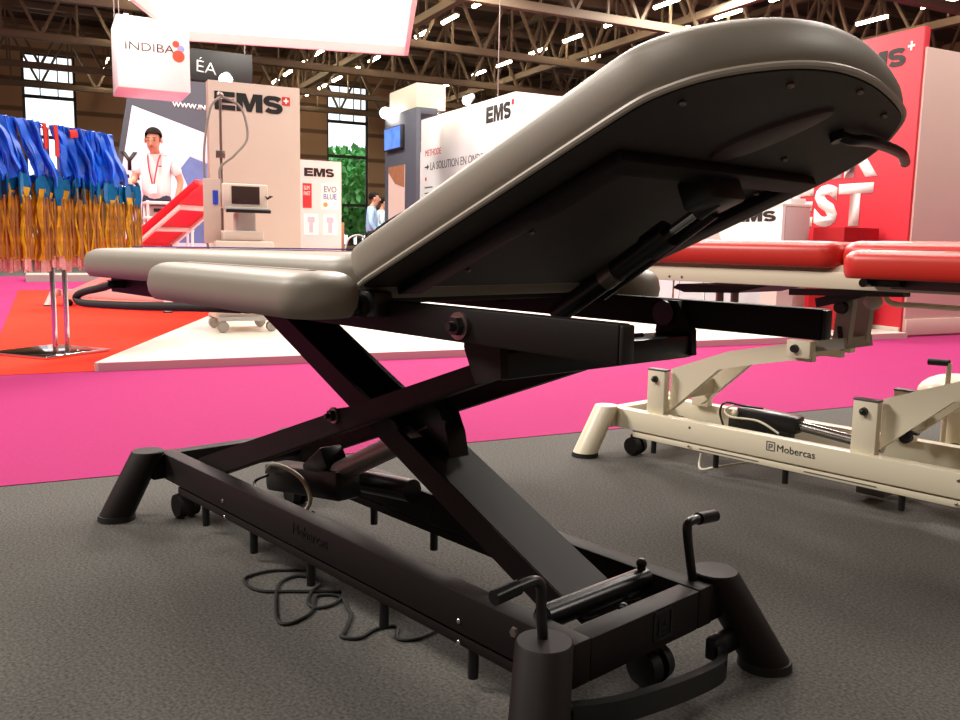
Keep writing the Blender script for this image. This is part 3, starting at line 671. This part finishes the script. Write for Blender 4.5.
MB().box(-2.16, -.95, 2.2, 3.2, -.117, .0).build('stand_floor', 'grey', W_)
E_ = thing('fascia_board', 'black fascia board high up with chalk white letters', 'fascia board', hall(-15, 2.15, 3.5), RA)
MB().box(-.75, .62, 0, .08, 0, .52, .004).build('board', 'ink', E_)
text('ÉA', 'whiteink', E_, (-.36, -.002, .15), (1, 0, -.12), (.05, 0, 1), .20, 1.1, -.01)
for x in (-.6, .5): MB().cyl((x, .04, .5), (x, .04, 3.4), .008, seg=6).build('wire', 'dullsteel', E_)
spot(hall(-14.7, 2.25, 3.50), hall(-12, 1.6, 2.2), 'oval white spotlight under the black fascia board', .12)

# illuminated canopy
cn = [(-12.41, 1.25), (-11.65, 4.35), (-7.2, 2.74), (-8.1, -.71)]
ce = hall(*cn[0]).lerp(hall(*cn[2]), .5)
Q = thing('light_canopy', 'large glowing white fabric canopy hanging at the top of the picture', 'light canopy', (ce.x, ce.y, 3.6))
pts = [hall(*c)-V((ce.x, ce.y, 0)) for c in cn]
MB().prism([p*.985+V((0, 0, .12)) for p in pts], (0, 0, .18)).build('fabric', 'glow', Q)
f = MB()
for i in range(4): f.bar(pts[i]+V((0, 0, .15)), pts[(i+1) % 4]+V((0, 0, .15)), .06, .32)
f.build('frame', 'lip', Q, smooth=False)
w = MB()
for p in pts: w.cyl(p*.95+V((0, 0, .3)), p*.95+V((0, 0, 3.6)), .006, seg=6)
w.build('wire', 'dullsteel', Q)

# ------------------------------------------------------------------ dark booth with screen
B = thing('booth_block', 'dark slate booth block with a wall screen and a beige poster', 'booth', hall(-15.1, 5.95), RB)
MB().box(-1.75, 0, 0, .09, 0, 3.42, .004).build('block', 'darkbooth', B); MB().box(-1.75, 0, .09, .45, 3.30, 3.42, .004).build('cornice', 'darkbooth', B)
MB().box(-.65-.95, -.62, -.08, -.001, 2.68, 3.16, .01).build('screen_housing', 'ink', B)
MB().box(-1.56, -.66, -.085, -.08, 2.71, 3.13).build('screen', 'screen', B)
MB().box(-1.5, -.58, -.012, -.001, .9, 2.36).build('poster', 'kiosk', B)
MB().prism([(-1.5, -.015, 2.36), (-.58, -.015, 2.36), (-.58, -.015, 1.9), (-1.1, -.015, 2.0), (-1.5, -.015, 2.25)], (0, .003, 0)).build('poster_print', 'wood', B)
X = thing('fascia_box', 'beige two-panel fascia box on top of the dark booth', 'fascia', hall(-15.35, 6.05, 3.425), RB)
MB().box(-1.5, 0, 0, .62, .0, .50, .005).build('panel', 'beige', X); MB().box(.001, .012, 0, .62, .003, .495, .002).build('side_panel', 'beige', X)
spot(hall(-16.9, 5.98, 3.52), hall(-12, 4.2, 2.0), 'bright spotlight at the left top corner of the dark booth', .13, 60)
# white booth wall with text
G = thing('booth_wall', 'large white booth wall with EMS lettering and a red headline', 'booth wall', hall(-13.4, 7.2), RB)
MB().box(-4.45, 0, 0, .12, 0, 3.58, .004).build('front_wall', 'whitepanel', G)
MB().box(-.12, 0, .12, 5.5, 0, 3.58, .004).build('side_wall', 'blush', G)
MB().box(-4.62, -4.46, -.02, .10, 0, 2.86, .003).build('edge_panel', 'whitepanel', G)
block_ems(G, (-1.16, -.001, 3.13), (1, 0, 0), (0, 0, 1), .31, .82)
MB().box(-.13, -.03, -.006, 0, 3.36, 3.46).build('cross_square', 'redink', G)
text('METHODE', 'redink', G, (-4.2, -.001, 2.74), (1, 0, 0), (0, 0, 1), .14, .95)
MB().bar((-4.2, -.003, 2.50), (-4.02, -.003, 2.50), .006, .03).prism([(-4.06, -.006, 2.56), (-3.97, -.006, 2.50), (-4.06, -.006, 2.44)], (0, .006, 0)).build('arrow', 'ink', G)
text('LA SOLUTION EN ONDES DE CHOC', 'greyink', G, (-3.9, -.001, 2.42), (1, 0, 0), (0, 0, 1), .17, .98)
MB().box(-4.18, -4.10, -.005, 0, 2.20, 2.27).build('bullet', 'redink', G)
for k, L in enumerate((.45, .75, .35, .5, .6)): MB().box(-4.2, -4.2+L, -.004, 0, 2.03-.13*k, 2.06-.13*k).build('text_line', 'greyink', G)
for k, a in enumerate((-16.9, -15.3)): spot(hall(a, 7.12, 3.66), hall(a+1, 5.2, 2.4), 'small spotlight on top of the white booth wall, %s' % ('near its left end' if k == 0 else 'above the headline'), .10, 60)
tag(MB().tube([hall(-13.9, 7.1, 3.55), hall(-13.4, 6.85, 7.4)], .012, 6).build('suspension_wire', 'dullsteel'), 'thin slanting steel wire rising from the white booth wall to the roof', 'wire')

# ------------------------------------------------------------------ right-hand stand
RD = thing('stand_wall', 'tall red stand wall with big white letters on the podium', 'stand wall', hall(-4.42, 6.45), RB)
MB().box(-3.2, 0, 0, .08, .0, 2.80, .003).build('wall_panel', 'red', RD)
MB().box(-3.2, -.005, -.02, 0, .0, .09).build('skirting', 'podium', RD)
ems(RD, -.83, -.001, 2.49, .165, 1.0, False, 1.55)
MB().box(-.155, -.085, -.005, 0, 2.64, 2.66).box(-.129, -.111, -.005, 0, 2.61, 2.69).build('cross_sign', 'whiteink', RD)
text('POWER', 'whiteink', RD, (-.43, -.002, 1.53), (1, 0, 0), (0, 0, 1), .36, 1.12, .05, align='RIGHT')
text('BEST', 'whiteink', RD, (-.43, -.002, 1.06), (1, 0, 0), (0, 0, 1), .37, 1.15, .05, align='RIGHT')
GW = thing('stand_wall', 'plain taupe stand wall at the right edge beyond the red wall', 'stand wall', hall(-4.4, 6.46), RA)
MB().box(0.02, 4.2, 0, .1, 0, 2.62, .003).build('wall_panel', 'greypink', GW)
MB().box(0.02, 4.2, -.02, 0, .02, .17, .003).build('skirting', 'greypink', GW)
text('Vi', 'greyink', GW, (.62, -.001, .43), (1, 0, 0), (0, 0, 1), .10, .9)
CT = thing('reception_counter', 'white reception counter with rounded EMS front panel before the red wall', 'counter', hall(-5.06, 5.55, .055), RB)
MB().box(-2.2, 0, .02, .34, 0, 1.14, .01).build('body', 'taupeshade', CT)  # shade on the white counter's side is put into this colour
MB().box(-2.2, -.003, -.004, .02, 0, .80, .002).build('front', 'lavender', CT)
pn = rrect(-1.05, -.002, .02, 1.135, (.004, .004, .004, .22)); pn = [(x, z+.0) for x, z in pn if True]
MB().prism([(x, -.02, z if z > .02 else .02) for x, z in rrect(-.85, -.002, .78, 1.15, (.004, .004, .1, .14))], (0, .035, 0)).build('sign_panel', 'whitepanel', CT)
block_ems(CT, (-.66, -.022, 1.0), (1, 0, 0), (0, 0, 1), .10, 1.45)
MB().box(-2.22, .0, -.03, .36, 1.14, 1.17, .006).build('counter_top', 'podium', CT)
MB().box(-.16, -.03, .1, .3, 1.17, 1.22, .005).build('monitor_foot', 'whitepanel', CT)
RB_ = tag(MB().prism([hall(a, b, .055) for a, b in ((-5.02, 5.9), (-4.66, 5.9), (-4.66, 6.36), (-5.02, 6.36))], (0, 0, .95)).build('storage_box', 'deepred', smooth=False), 'deep red box unit standing against the red wall', 'box')
CO = tag(MB().prism([hall(a, b, .055) for a, b in ((-4.95, 5.2), (-4.75, 5.2), (-4.75, 5.40), (-4.95, 5.40))], (0, 0, .75)).build('plinth', 'taupeshade', smooth=False), 'slim pinkish grey plinth in front of the counter', 'plinth')
def stool(a, b, label):
    t = thing('bar_stool', label, 'bar stool', hall(a, b, .055), RB)
    MB().box(-.17, .17, -.17, .17, .70, .73, .01).build('seat', 'whitepanel', t)
    for x in (-.18, .18):
        for y in (-.18, .18): MB().cyl((x*1.1, y*1.1, 0), (x*.85, y*.85, .70), .008, seg=8).build('leg', 'chrome', t)
    b_ = MB()
    for x in (-.18, .18): b_.cyl((x, -.18, .25), (x, .18, .25), .006, seg=6).cyl((-.18, x, .25), (.18, x, .25), .006, seg=6)
    b_.build('footrest', 'chrome', t)
stool(-5.35, 4.55, 'thin chrome-legged bar stool in front of the white counter, seen below the red cushions')

# ------------------------------------------------------------------ red tilted table of the far stand
T4 = thing('treatment_table', 'pinkish white treatment table with tilted bright red board far behind at the left', 'treatment table', (-8.29, 2.85, .005), .49)
base_frame(T4, 'lip', 'rubber')
castor(T4, -1.45, .03); castor(T4, -1.45, BW-.03); castor(T4, -.1, .03); castor(T4, -.1, BW-.03)
for y in (.05, BW-.08):
    MB().prism([u(-2.25, 0, arm_line(-2.25, 1)), u(-.2, 0, arm_line(-.2, 1)), u(-.2, 0, arm_line(-.2, 0)), u(-2.25, 0, arm_line(-2.25, 0))], (0, .03, 0)).build('outer_scissor_arm', 'lip', T4).location = (0, y, 0)
MB().prism([u(-1.93, .2, s_(-1.93)), u(-.2, .2, s_(-.2)), u(-.2, .2, t_(-.2)), u(-1.93, .2, t_(-1.93))], u(0, .2, 0)).build('inner_scissor_arm', 'lip', T4)
f = MB()
for y in (-.09, BW+.065): f.box(-1.66, .12, y, y+.025, .635, .688, .003)
f.build('upper_frame', 'lip', T4)
bd = lambda s, y, n: V((-.38+s*.82-n*.572, y, .72+s*.572+n*.82))
dnn = bd(0, 0, 1)-bd(0, 0, 0)
MB().cushion(rrect(0, 1.06, -.139, .523, (.03, .03, .03, .03)), .085, lambda a, b, h: bd(a, b, h), .03, .003).build('backrest_cushion', 'redpad', T4, ang=60)
b = MB()
for y in (-.10, .47): b.bar(bd(.02, y, -.02), bd(.72, y, -.02), .05, .03, up=dnn)
b.bar(bd(.70, -.10, -.02), bd(.70, .47, -.02), .05, .03, up=dnn).bar(bd(.3, -.10, -.02), bd(.3, .47, -.02), .04, .03, up=dnn)
b.build('backrest_frame', 'whitepanel', T4)
MB().cushion(rrect(-1.8, -.40, -.139, .523, .06), .08, flat(.692), .03, .006).build('seat_cushion', 'redpad', T4, ang=60)

# white device cart behind the tilted table
DC = thing('device_cart', 'white open device cart with dark shelf gaps between the man and the red board', 'cart', (-9.5, 3.36, .005), RA)
for x in (-.25, .25):
    for y in (0, .4): MB().cyl((x, y, .08), (x, y, 1.22), .016).build('post', 'whitepanel', DC)
for z in (.15, .55, .86, 1.0, 1.18): MB().box(-.27, .27, -.02, .42, z, z+.035, .004).build('shelf', 'whitepanel', DC)
MB().box(-.22, .22, .05, .38, 1.035, 1.16, .01).box(-.22, .22, .05, .38, .895, .99, .01).build('device', 'silver', DC)
MB().box(-.18, .18, .04, .051, 1.09, 1.13).box(-.2, .1, .04, .051, .93, .96).build('device_slot', 'ink', DC)
for x in (-.24, .24):
    for y in (0, .4): castor(DC, x, y, 'grey', .04)
# ------------------------------------------------------------------ elastic band stand
def rail_pt(t, z): return V((-5.86, -.14, 0)).lerp(V((-5.36, 1.62, 0)), t)+V((0, 0, z))
AT = lambda px, d: None
ST = thing('band_stand', 'chrome two-pole stand with a square foot plate on the red carpet', 'display stand', (-5.40, .80, .005), math.radians(25))
MB().box(-.26, .26, -.26, .26, 0, .02, .004).build('foot_plate', 'chrome', ST)
rp = lambda t, z, off=0: V((-5.18, .51, 0)).lerp(V((-5.65, 1.29, 0)), t)+V((.857*off, .515*off, z))
wl_ = lambda p: WM[ST.name].inverted() @ p
for t in (.40, .52):
    MB().cyl(wl_(rp(t, .02, .0)), wl_(rp(t, 1.475, 0)), .017, seg=16).build('pole', 'chrome', ST)
for z in (1.485, 1.15):
    MB().cyl(wl_(rp(-.45, z)), wl_(rp(1.28 if z < 1.3 else 1.02, z)), .012).build('hanging_rail', 'chrome', ST)
rr = random.Random(3)
def ribbon(pts, w, side, th=.006):
    b = MB(); rings = []
    n = len(pts)
    for i, p in enumerate(pts):
        t = (V(pts[min(i+1, n-1)])-V(pts[max(i-1, 0)])).normalized(); s = (side-t*side.dot(t)).normalized(); q = t.cross(s); ww = w[i] if isinstance(w, list) else w
        rings.append([V(p)+s*ww/2+q*th/2, V(p)-s*ww/2+q*th/2, V(p)-s*ww/2-q*th/2, V(p)+s*ww/2-q*th/2])
    return b.loft(rings)
dirv = V((-.47, .78, 0)).normalized(); outv = V((.857, .515, 0))
ts = [-.45+.022*k for k in range(35)]+[.455+.0155*k for k in range(37)]
for k, t in enumerate(ts):
    left = t < .4; off = rr.uniform(-.05, .06); sl = rr.uniform(.08, .2) if not left else rr.uniform(.12, .24)
    if left and t > .2: sl += .06
    zb = rr.uniform(1.10, 1.2); pts = []
    for i in range(8):
        f = i/7; pts.append(rp(t+sl*f**1.3*.8, 1.505-(1.505-zb)*f, off*math.sin(f*2.2)+.02+.012*math.sin(9*f+k)))
    side = (dirv*math.cos(.6*math.sin(k*1.7))+outv*math.sin(.6*math.sin(k*1.7))).normalized()
    o = ribbon(pts, [rr.uniform(.035, .06) for _ in pts], side, .012).build('elastic_band', 'bluebag')
    tag(o, 'long blue elastic band hanging in the bunch from the top rail of the chrome stand', 'elastic band', 'blue elastic bands on the top rail')
for k in range(86):
    t = -.37+.0195*k+rr.uniform(-.008, .008); off = rr.uniform(-.04, .07); zt = 1.165+rr.uniform(-.01, .015)
    p = rp(t, 0, off); E2 = thing('banded_pack', 'amber yellow elastic strap with teal top hanging from the lower rail of the chrome stand', 'elastic band', p, 0, 'yellow elastic packs on the lower rail')
    ang = rr.uniform(-.9, .9); side = (dirv*math.cos(ang)+outv*math.sin(ang)).normalized(); zz = rr.uniform(.62, .66)
    ribbon([V((0, 0, z)) for z in (zt, 1.12, 1.06, rr.uniform(.98, 1.03))], [.035, .06, .06, .03], side, .01).build('plastic_film', 'teal', E2)
    n = 9; wd = [rr.uniform(.02, .055) for _ in range(n)]
    ribbon([V((.008*math.sin(i*1.3+k), .008*math.cos(i+k), 1.09+rr.uniform(-.03, .03)*(i == 0)-(1.09-zz)*i/(n-1))) for i in range(n)], wd, side, .012).build('strap', 'yellow', E2)
    s2 = (dirv+outv*.5).normalized()
    ribbon([V((.02, .014, z)) for z in (1.03, .9, .8, zz)], [.008, .014, .010, .012], s2, .006).build('strap_end', 'tan', E2)
    ribbon([V((0, 0, z)) for z in (zz, zz-.04, zz-.075)], [.03, .036, .034], side, .008).build('tag', 'pinktag', E2)
for t, z0, z1, lb in ((.325, 1.34, 1.50, 'red plastic strip hanging at the end of the left blue bunch'), (.43, 1.30, 1.50, 'red plastic strip hanging before the right blue bunch'), (.60, 1.44, 1.49, 'short red clip on the top rail within the right blue bunch')):
    tag(ribbon([rp(t, z1, .05), rp(t+.005, (z0+z1)/2, .055), rp(t+.01, z0, .05)], .03 if z1-z0 > .1 else .07, dirv, .008).build('red_clip', 'redclip'), lb, 'clip')

# ------------------------------------------------------------------ people
def skin_obj(name, verts, edges, m, parent, sub=2):
    me = bpy.data.meshes.new(name); me.from_pydata([v[0] for v in verts], edges, []); me.materials.append(M[m])
    o = obj(name, me, parent)
    md = o.modifiers.new('Skin', 'SKIN'); md.use_smooth_shade = True
    if not me.skin_vertices: me.attributes.new('skin', 'FLOAT2', 'POINT')
    sv = me.skin_vertices[0].data
    for i, (p, r) in enumerate(verts):
        sv[i].radius = r if isinstance(r, tuple) else (r, r); sv[i].use_root = (i == 0)
    s = o.modifiers.new('Subdivision', 'SUBSURF'); s.levels = s.render_levels = sub
    return o
def person(loc, rz, label, top, topm, legm, h=1.75, pose=None, group=None, extras=True, hand=True):
    k = h/1.75; P = thing('person', label, 'person', loc, rz, group)
    Kk = lambda p: V(p)*k
    pose = pose or {}
    # figure faces -y locally; x to its left side seen from the front = right of picture
    L = dict(elL=(.27, .03, 1.12), wrL=(.25, -.10, .90), elR=(-.27, .03, 1.12), wrR=(-.25, -.10, .92), look=-.05, dz=-.03, hs=1.1)
    L.update(pose)
    vs, ed = [], []
    def add(p, r, par=None):
        vs.append((Kk(p), (r[0]*k, r[1]*k) if isinstance(r, tuple) else r*k)); i = len(vs)-1
        if par is not None: ed.append((par, i))
        return i
    lk = L['look']; dz = L['dz']; hs = L['hs']
    pel = add((0, 0, .95), (.125, .09)); wa = add((0, .0, 1.10), (.14, .10), pel); ch = add((0, .0, 1.30), (.165, .11), wa); nb = add((0, .01, 1.43), (.08, .07), ch)
    nk = add((0, L['look']*.3, 1.50+L['dz']*.5), .052, nb); hz = 1.655+dz; jw = add((0, lk-.02*hs, hz-.085*hs), (.062*hs, .075*hs), nk); hd = add((0, lk, hz), (.078*hs, .095*hs), jw); tp = add((0, lk+.01, hz+.068*hs), (.058*hs, .072*hs), hd)
    for sx, e, w in ((1, 'elL', 'wrL'), (-1, 'elR', 'wrR')):
        sh = add((.175*sx, .01, 1.40), .058, ch); el = add(L[e], .042, sh); wr = add(L[w], .028, el)
        d = (V(L[w])-V(L[e])).normalized(); sd = d.cross(V((0, 1, .3))).normalized()
        pm = add(V(L[w])+d*.055, (.034, .018), wr)
        for q, ln in enumerate((.065, .075, .07, .055)):
            b = V(L[w])+d*.085+sd*(.021*(1.5-q)); f1 = add(b, .0095, pm); f2 = add(b+d*ln*.55+V((0, -.008, 0)), .0085, f1); add(b+d*ln+V((0, -.022, -.006)), .007, f2)
        t1 = add(V(L[w])+d*.04+sd*.035*(-sx)+V((0, -.015, 0)), .011, wr); add(V(L[w])+d*.075+sd*.05*(-sx)+V((0, -.03, 0)), .009, t1)
        hp = add((.09*sx, 0, .86), .07, pel); kn = add((.10*sx, -.01, .49), .058, hp); an = add((.10*sx, .02, .09), .04, kn); add((.11*sx, -.12, .035), (.04, .03), an)
    skin_obj('body', vs, ed, 'skin', P)
    vs, ed = [], []
    a = add((0, .0, .85), (.19, .15)); b_ = add((0, 0, 1.08), (.172, .13), a); c = add((0, 0, 1.30), (.195, .14), b_); n = add((0, .01, 1.42), (.11, .095), c); add((0, .005, 1.465), (.075, .07), n)
    for sx, e, w in ((1, 'elL', 'wrL'), (-1, 'elR', 'wrR')):
        s0 = add((.175*sx, .01, 1.39), .078, c); E0 = V((.175*sx, .01, 1.39)); E1 = V(L[e]); W1 = V(L[w])
        if top == 'polo': add(E0.lerp(E1, .75), .068, s0)
        else:
            q = add(E1, .056, s0); add(E1.lerp(W1, .92), .042, q)
    skin_obj('shirt', vs, ed, topm, P)
    vs, ed = [], []
    a = add((0, 0, 1.06), (.155, .12)); b_ = add((0, 0, .90), (.172, .132), a)
    for sx in (1, -1):
        h1 = add((.092*sx, 0, .82), .10, b_); k1 = add((.10*sx, -.01, .49), .075, h1); add((.10*sx, .015, .10), .062, k1)
    skin_obj('trousers', vs, ed, legm, P)
    for sx in (1, -1): MB().ball(Kk((.11*sx, -.05, .045)), (.05*k, .14*k, .045*k)).build('shoe', 'rubber', P)
    F = lambda x, y, z: V((x*hs, lk+y*hs, hz+z*hs))*k
    hc = F(0, .012, .03); q = hs*k; m = MB().ball(hc, (.085*q, .104*q, .090*q), 20, 14)
    cut = [v for v in m.bm.verts if v.co.z < hc.z-.07*q or (v.co.y < hc.y-.045*q and v.co.z < hc.z+(.035 if dz == -.03 else .015)*q)]
    bmesh.ops.delete(m.bm, geom=cut, context='VERTS'); m.build('hair', 'hair', P)
    fz = 0 if dz == -.03 else -.022
    for sx in (1, -1):
        MB().ball(F(.032*sx, -.087, fz), (.012*q, .008*q, .006*q)).build('eye', 'eye', P)
        MB().bar(F(.016*sx, -.093, fz+.022), F(.048*sx, -.085, fz+.022), .008*q, .007*q).build('eyebrow', 'hair', P)
        MB().ball(F(.080*sx, 0, -.015), (.012*q, .022*q, .032*q)).build('ear', 'skin', P)
    MB().prism([F(-.014, -.084, fz-.042), F(.014, -.084, fz-.042), F(.006, -.084, fz), F(-.006, -.084, fz)], V((0, -.026*q, -.004*q))).build('nose', 'skin', P)
    MB().ball(F(0, -.086, fz-.066), (.024*q, .008*q, .006*q)).build('mouth', 'lips', P)
    return P, k
mp = V((-10.33, 3.54, .30)); A_ = math.atan2(-.96-mp.y, .83-mp.x)+PI/2
man, k = person(mp, A_-.25, 'man in white polo shirt with red lanyard looking down behind the tilted red board', 'polo', 'polo', 'jeans', 1.86,
    dict(elL=(.275, .05, 1.13), wrL=(.24, -.06, .90), elR=(-.25, -.05, 1.13), wrR=(-.23, -.26, 1.10), look=-.085, dz=-.035, hs=1.16))
for sx in (1, -1):
    MB().tube(smooth_path([V((.075*sx, .03, 1.455))*k, V((.07*sx, -.09, 1.42))*k, V((.045*sx, -.15, 1.28))*k, V((.008*sx, -.152, 1.08))*k]), .009*k, 8).build('lanyard', 'lanyard', man)
MB().box(-.04*k, .04*k, -.165*k, -.155*k, .98*k, 1.09*k).build('badge', 'whitepanel', man)
MB().bar(V((.06, -.147, 1.30))*k, V((.10, -.143, 1.30))*k, .006, .012).build('shirt_mark', 'ink', man)
tag(MB().box(-10.68, -9.98, 3.28, 3.92, .003, .298, .01).build('step_platform', 'whitepanel', smooth=False), 'low white step platform under the man in the white polo shirt', 'platform')
p1 = hall(-17.0, 5.72, .003)
person(p1, A_+1.35, 'man in a light blue shirt and black trousers standing left of the dark booth', 'long', 'blueshirt', 'trousers', 1.86, dict(elL=(.24, -.05, 1.12), wrL=(.2, -.25, 1.0)))
p2 = hall(-17.5, 6.12, .003)
person(p2, A_+1.5, 'man in a pale shirt half hidden behind the man in light blue', 'long', 'paleshirt', 'trousers', 1.80)
# small clutter beyond the men
bx = thing('side_cabinet', 'brown wooden side cabinet standing left of the men in the background', 'cabinet', hall(-19.5, 5.55), RA)
MB().box(-.4, .35, 0, .5, .10, 1.25, .01).build('body', 'wood', bx); MB().box(-.38, .33, -.02, 0, .14, 1.20, .005).build('door', 'wood', bx); MB().box(-.4, .35, 0, .5, 0, .10).build('plinth', 'ink', bx)
cr = thing('equipment_bag', 'dark equipment bag with a red patch on the floor left of the men', 'bag', hall(-16.4, 5.2, .003), RA)
MB().ball((0, 0, .30), (.42, .25, .30)).build('bag', 'ink', cr); MB().ball((.15, -.2, .42), (.14, .08, .12)).build('patch', 'redclip', cr)
MB().tube(smooth_path([(-.3, 0, .5), (-.2, 0, .85), (.1, 0, .9), (.25, 0, .52)]), .02).build('strap', 'silver', cr)

# ------------------------------------------------------------------ lights
def area(p, size, power, color=(1, .93, .84), aim=None, sy=None):
    l = bpy.data.lights.new('unseen hall light', 'AREA'); l.energy = power; l.size = size; l.color = color
    if sy: l.shape = 'RECTANGLE'; l.size_y = sy
    o = bpy.data.objects.new('unseen hall light', l); C.objects.link(o); o.location = p
    if aim is not None: o.rotation_euler = (V(aim)-V(p)).to_track_quat('-Z', 'Y').to_euler()
    return o
for a, b, pw in ((-4, 3, 380), (-4, 9, 420), (-10, -1, 800), (-10, 5, 900), (-10, 11, 800), (-17, 1, 900), (-17, 8, 900), (-17, 15, 900)):
    area(hall(a, b, 7.4), 2.2, pw)
area(hall(1.5, -4, 7.4), 2.5, 260)
area(hall(3, 9, 7.4), 2.2, 330, aim=hall(-4.4, 8, 1.5))  # added fill, out of view, to brighten the taupe wall
area(hall(-5, -6, 6.5), 2.5, 650, aim=hall(-3, 2, .8))  # added fill from the left, out of view, for the backrest side
w = bpy.data.worlds.new('daylight'); bpy.context.scene.world = w; w.use_nodes = True
bg = w.node_tree.nodes['Background']; bg.inputs['Color'].default_value = (.86, .96, 1, 1); bg.inputs['Strength'].default_value = 1.5
sc_ = bpy.context.scene
sc_.view_settings.view_transform = 'Standard'; sc_.view_settings.look = 'None'; sc_.view_settings.gamma = 1; sc_.view_settings.exposure = .3
sc_.view_settings.use_curve_mapping = False
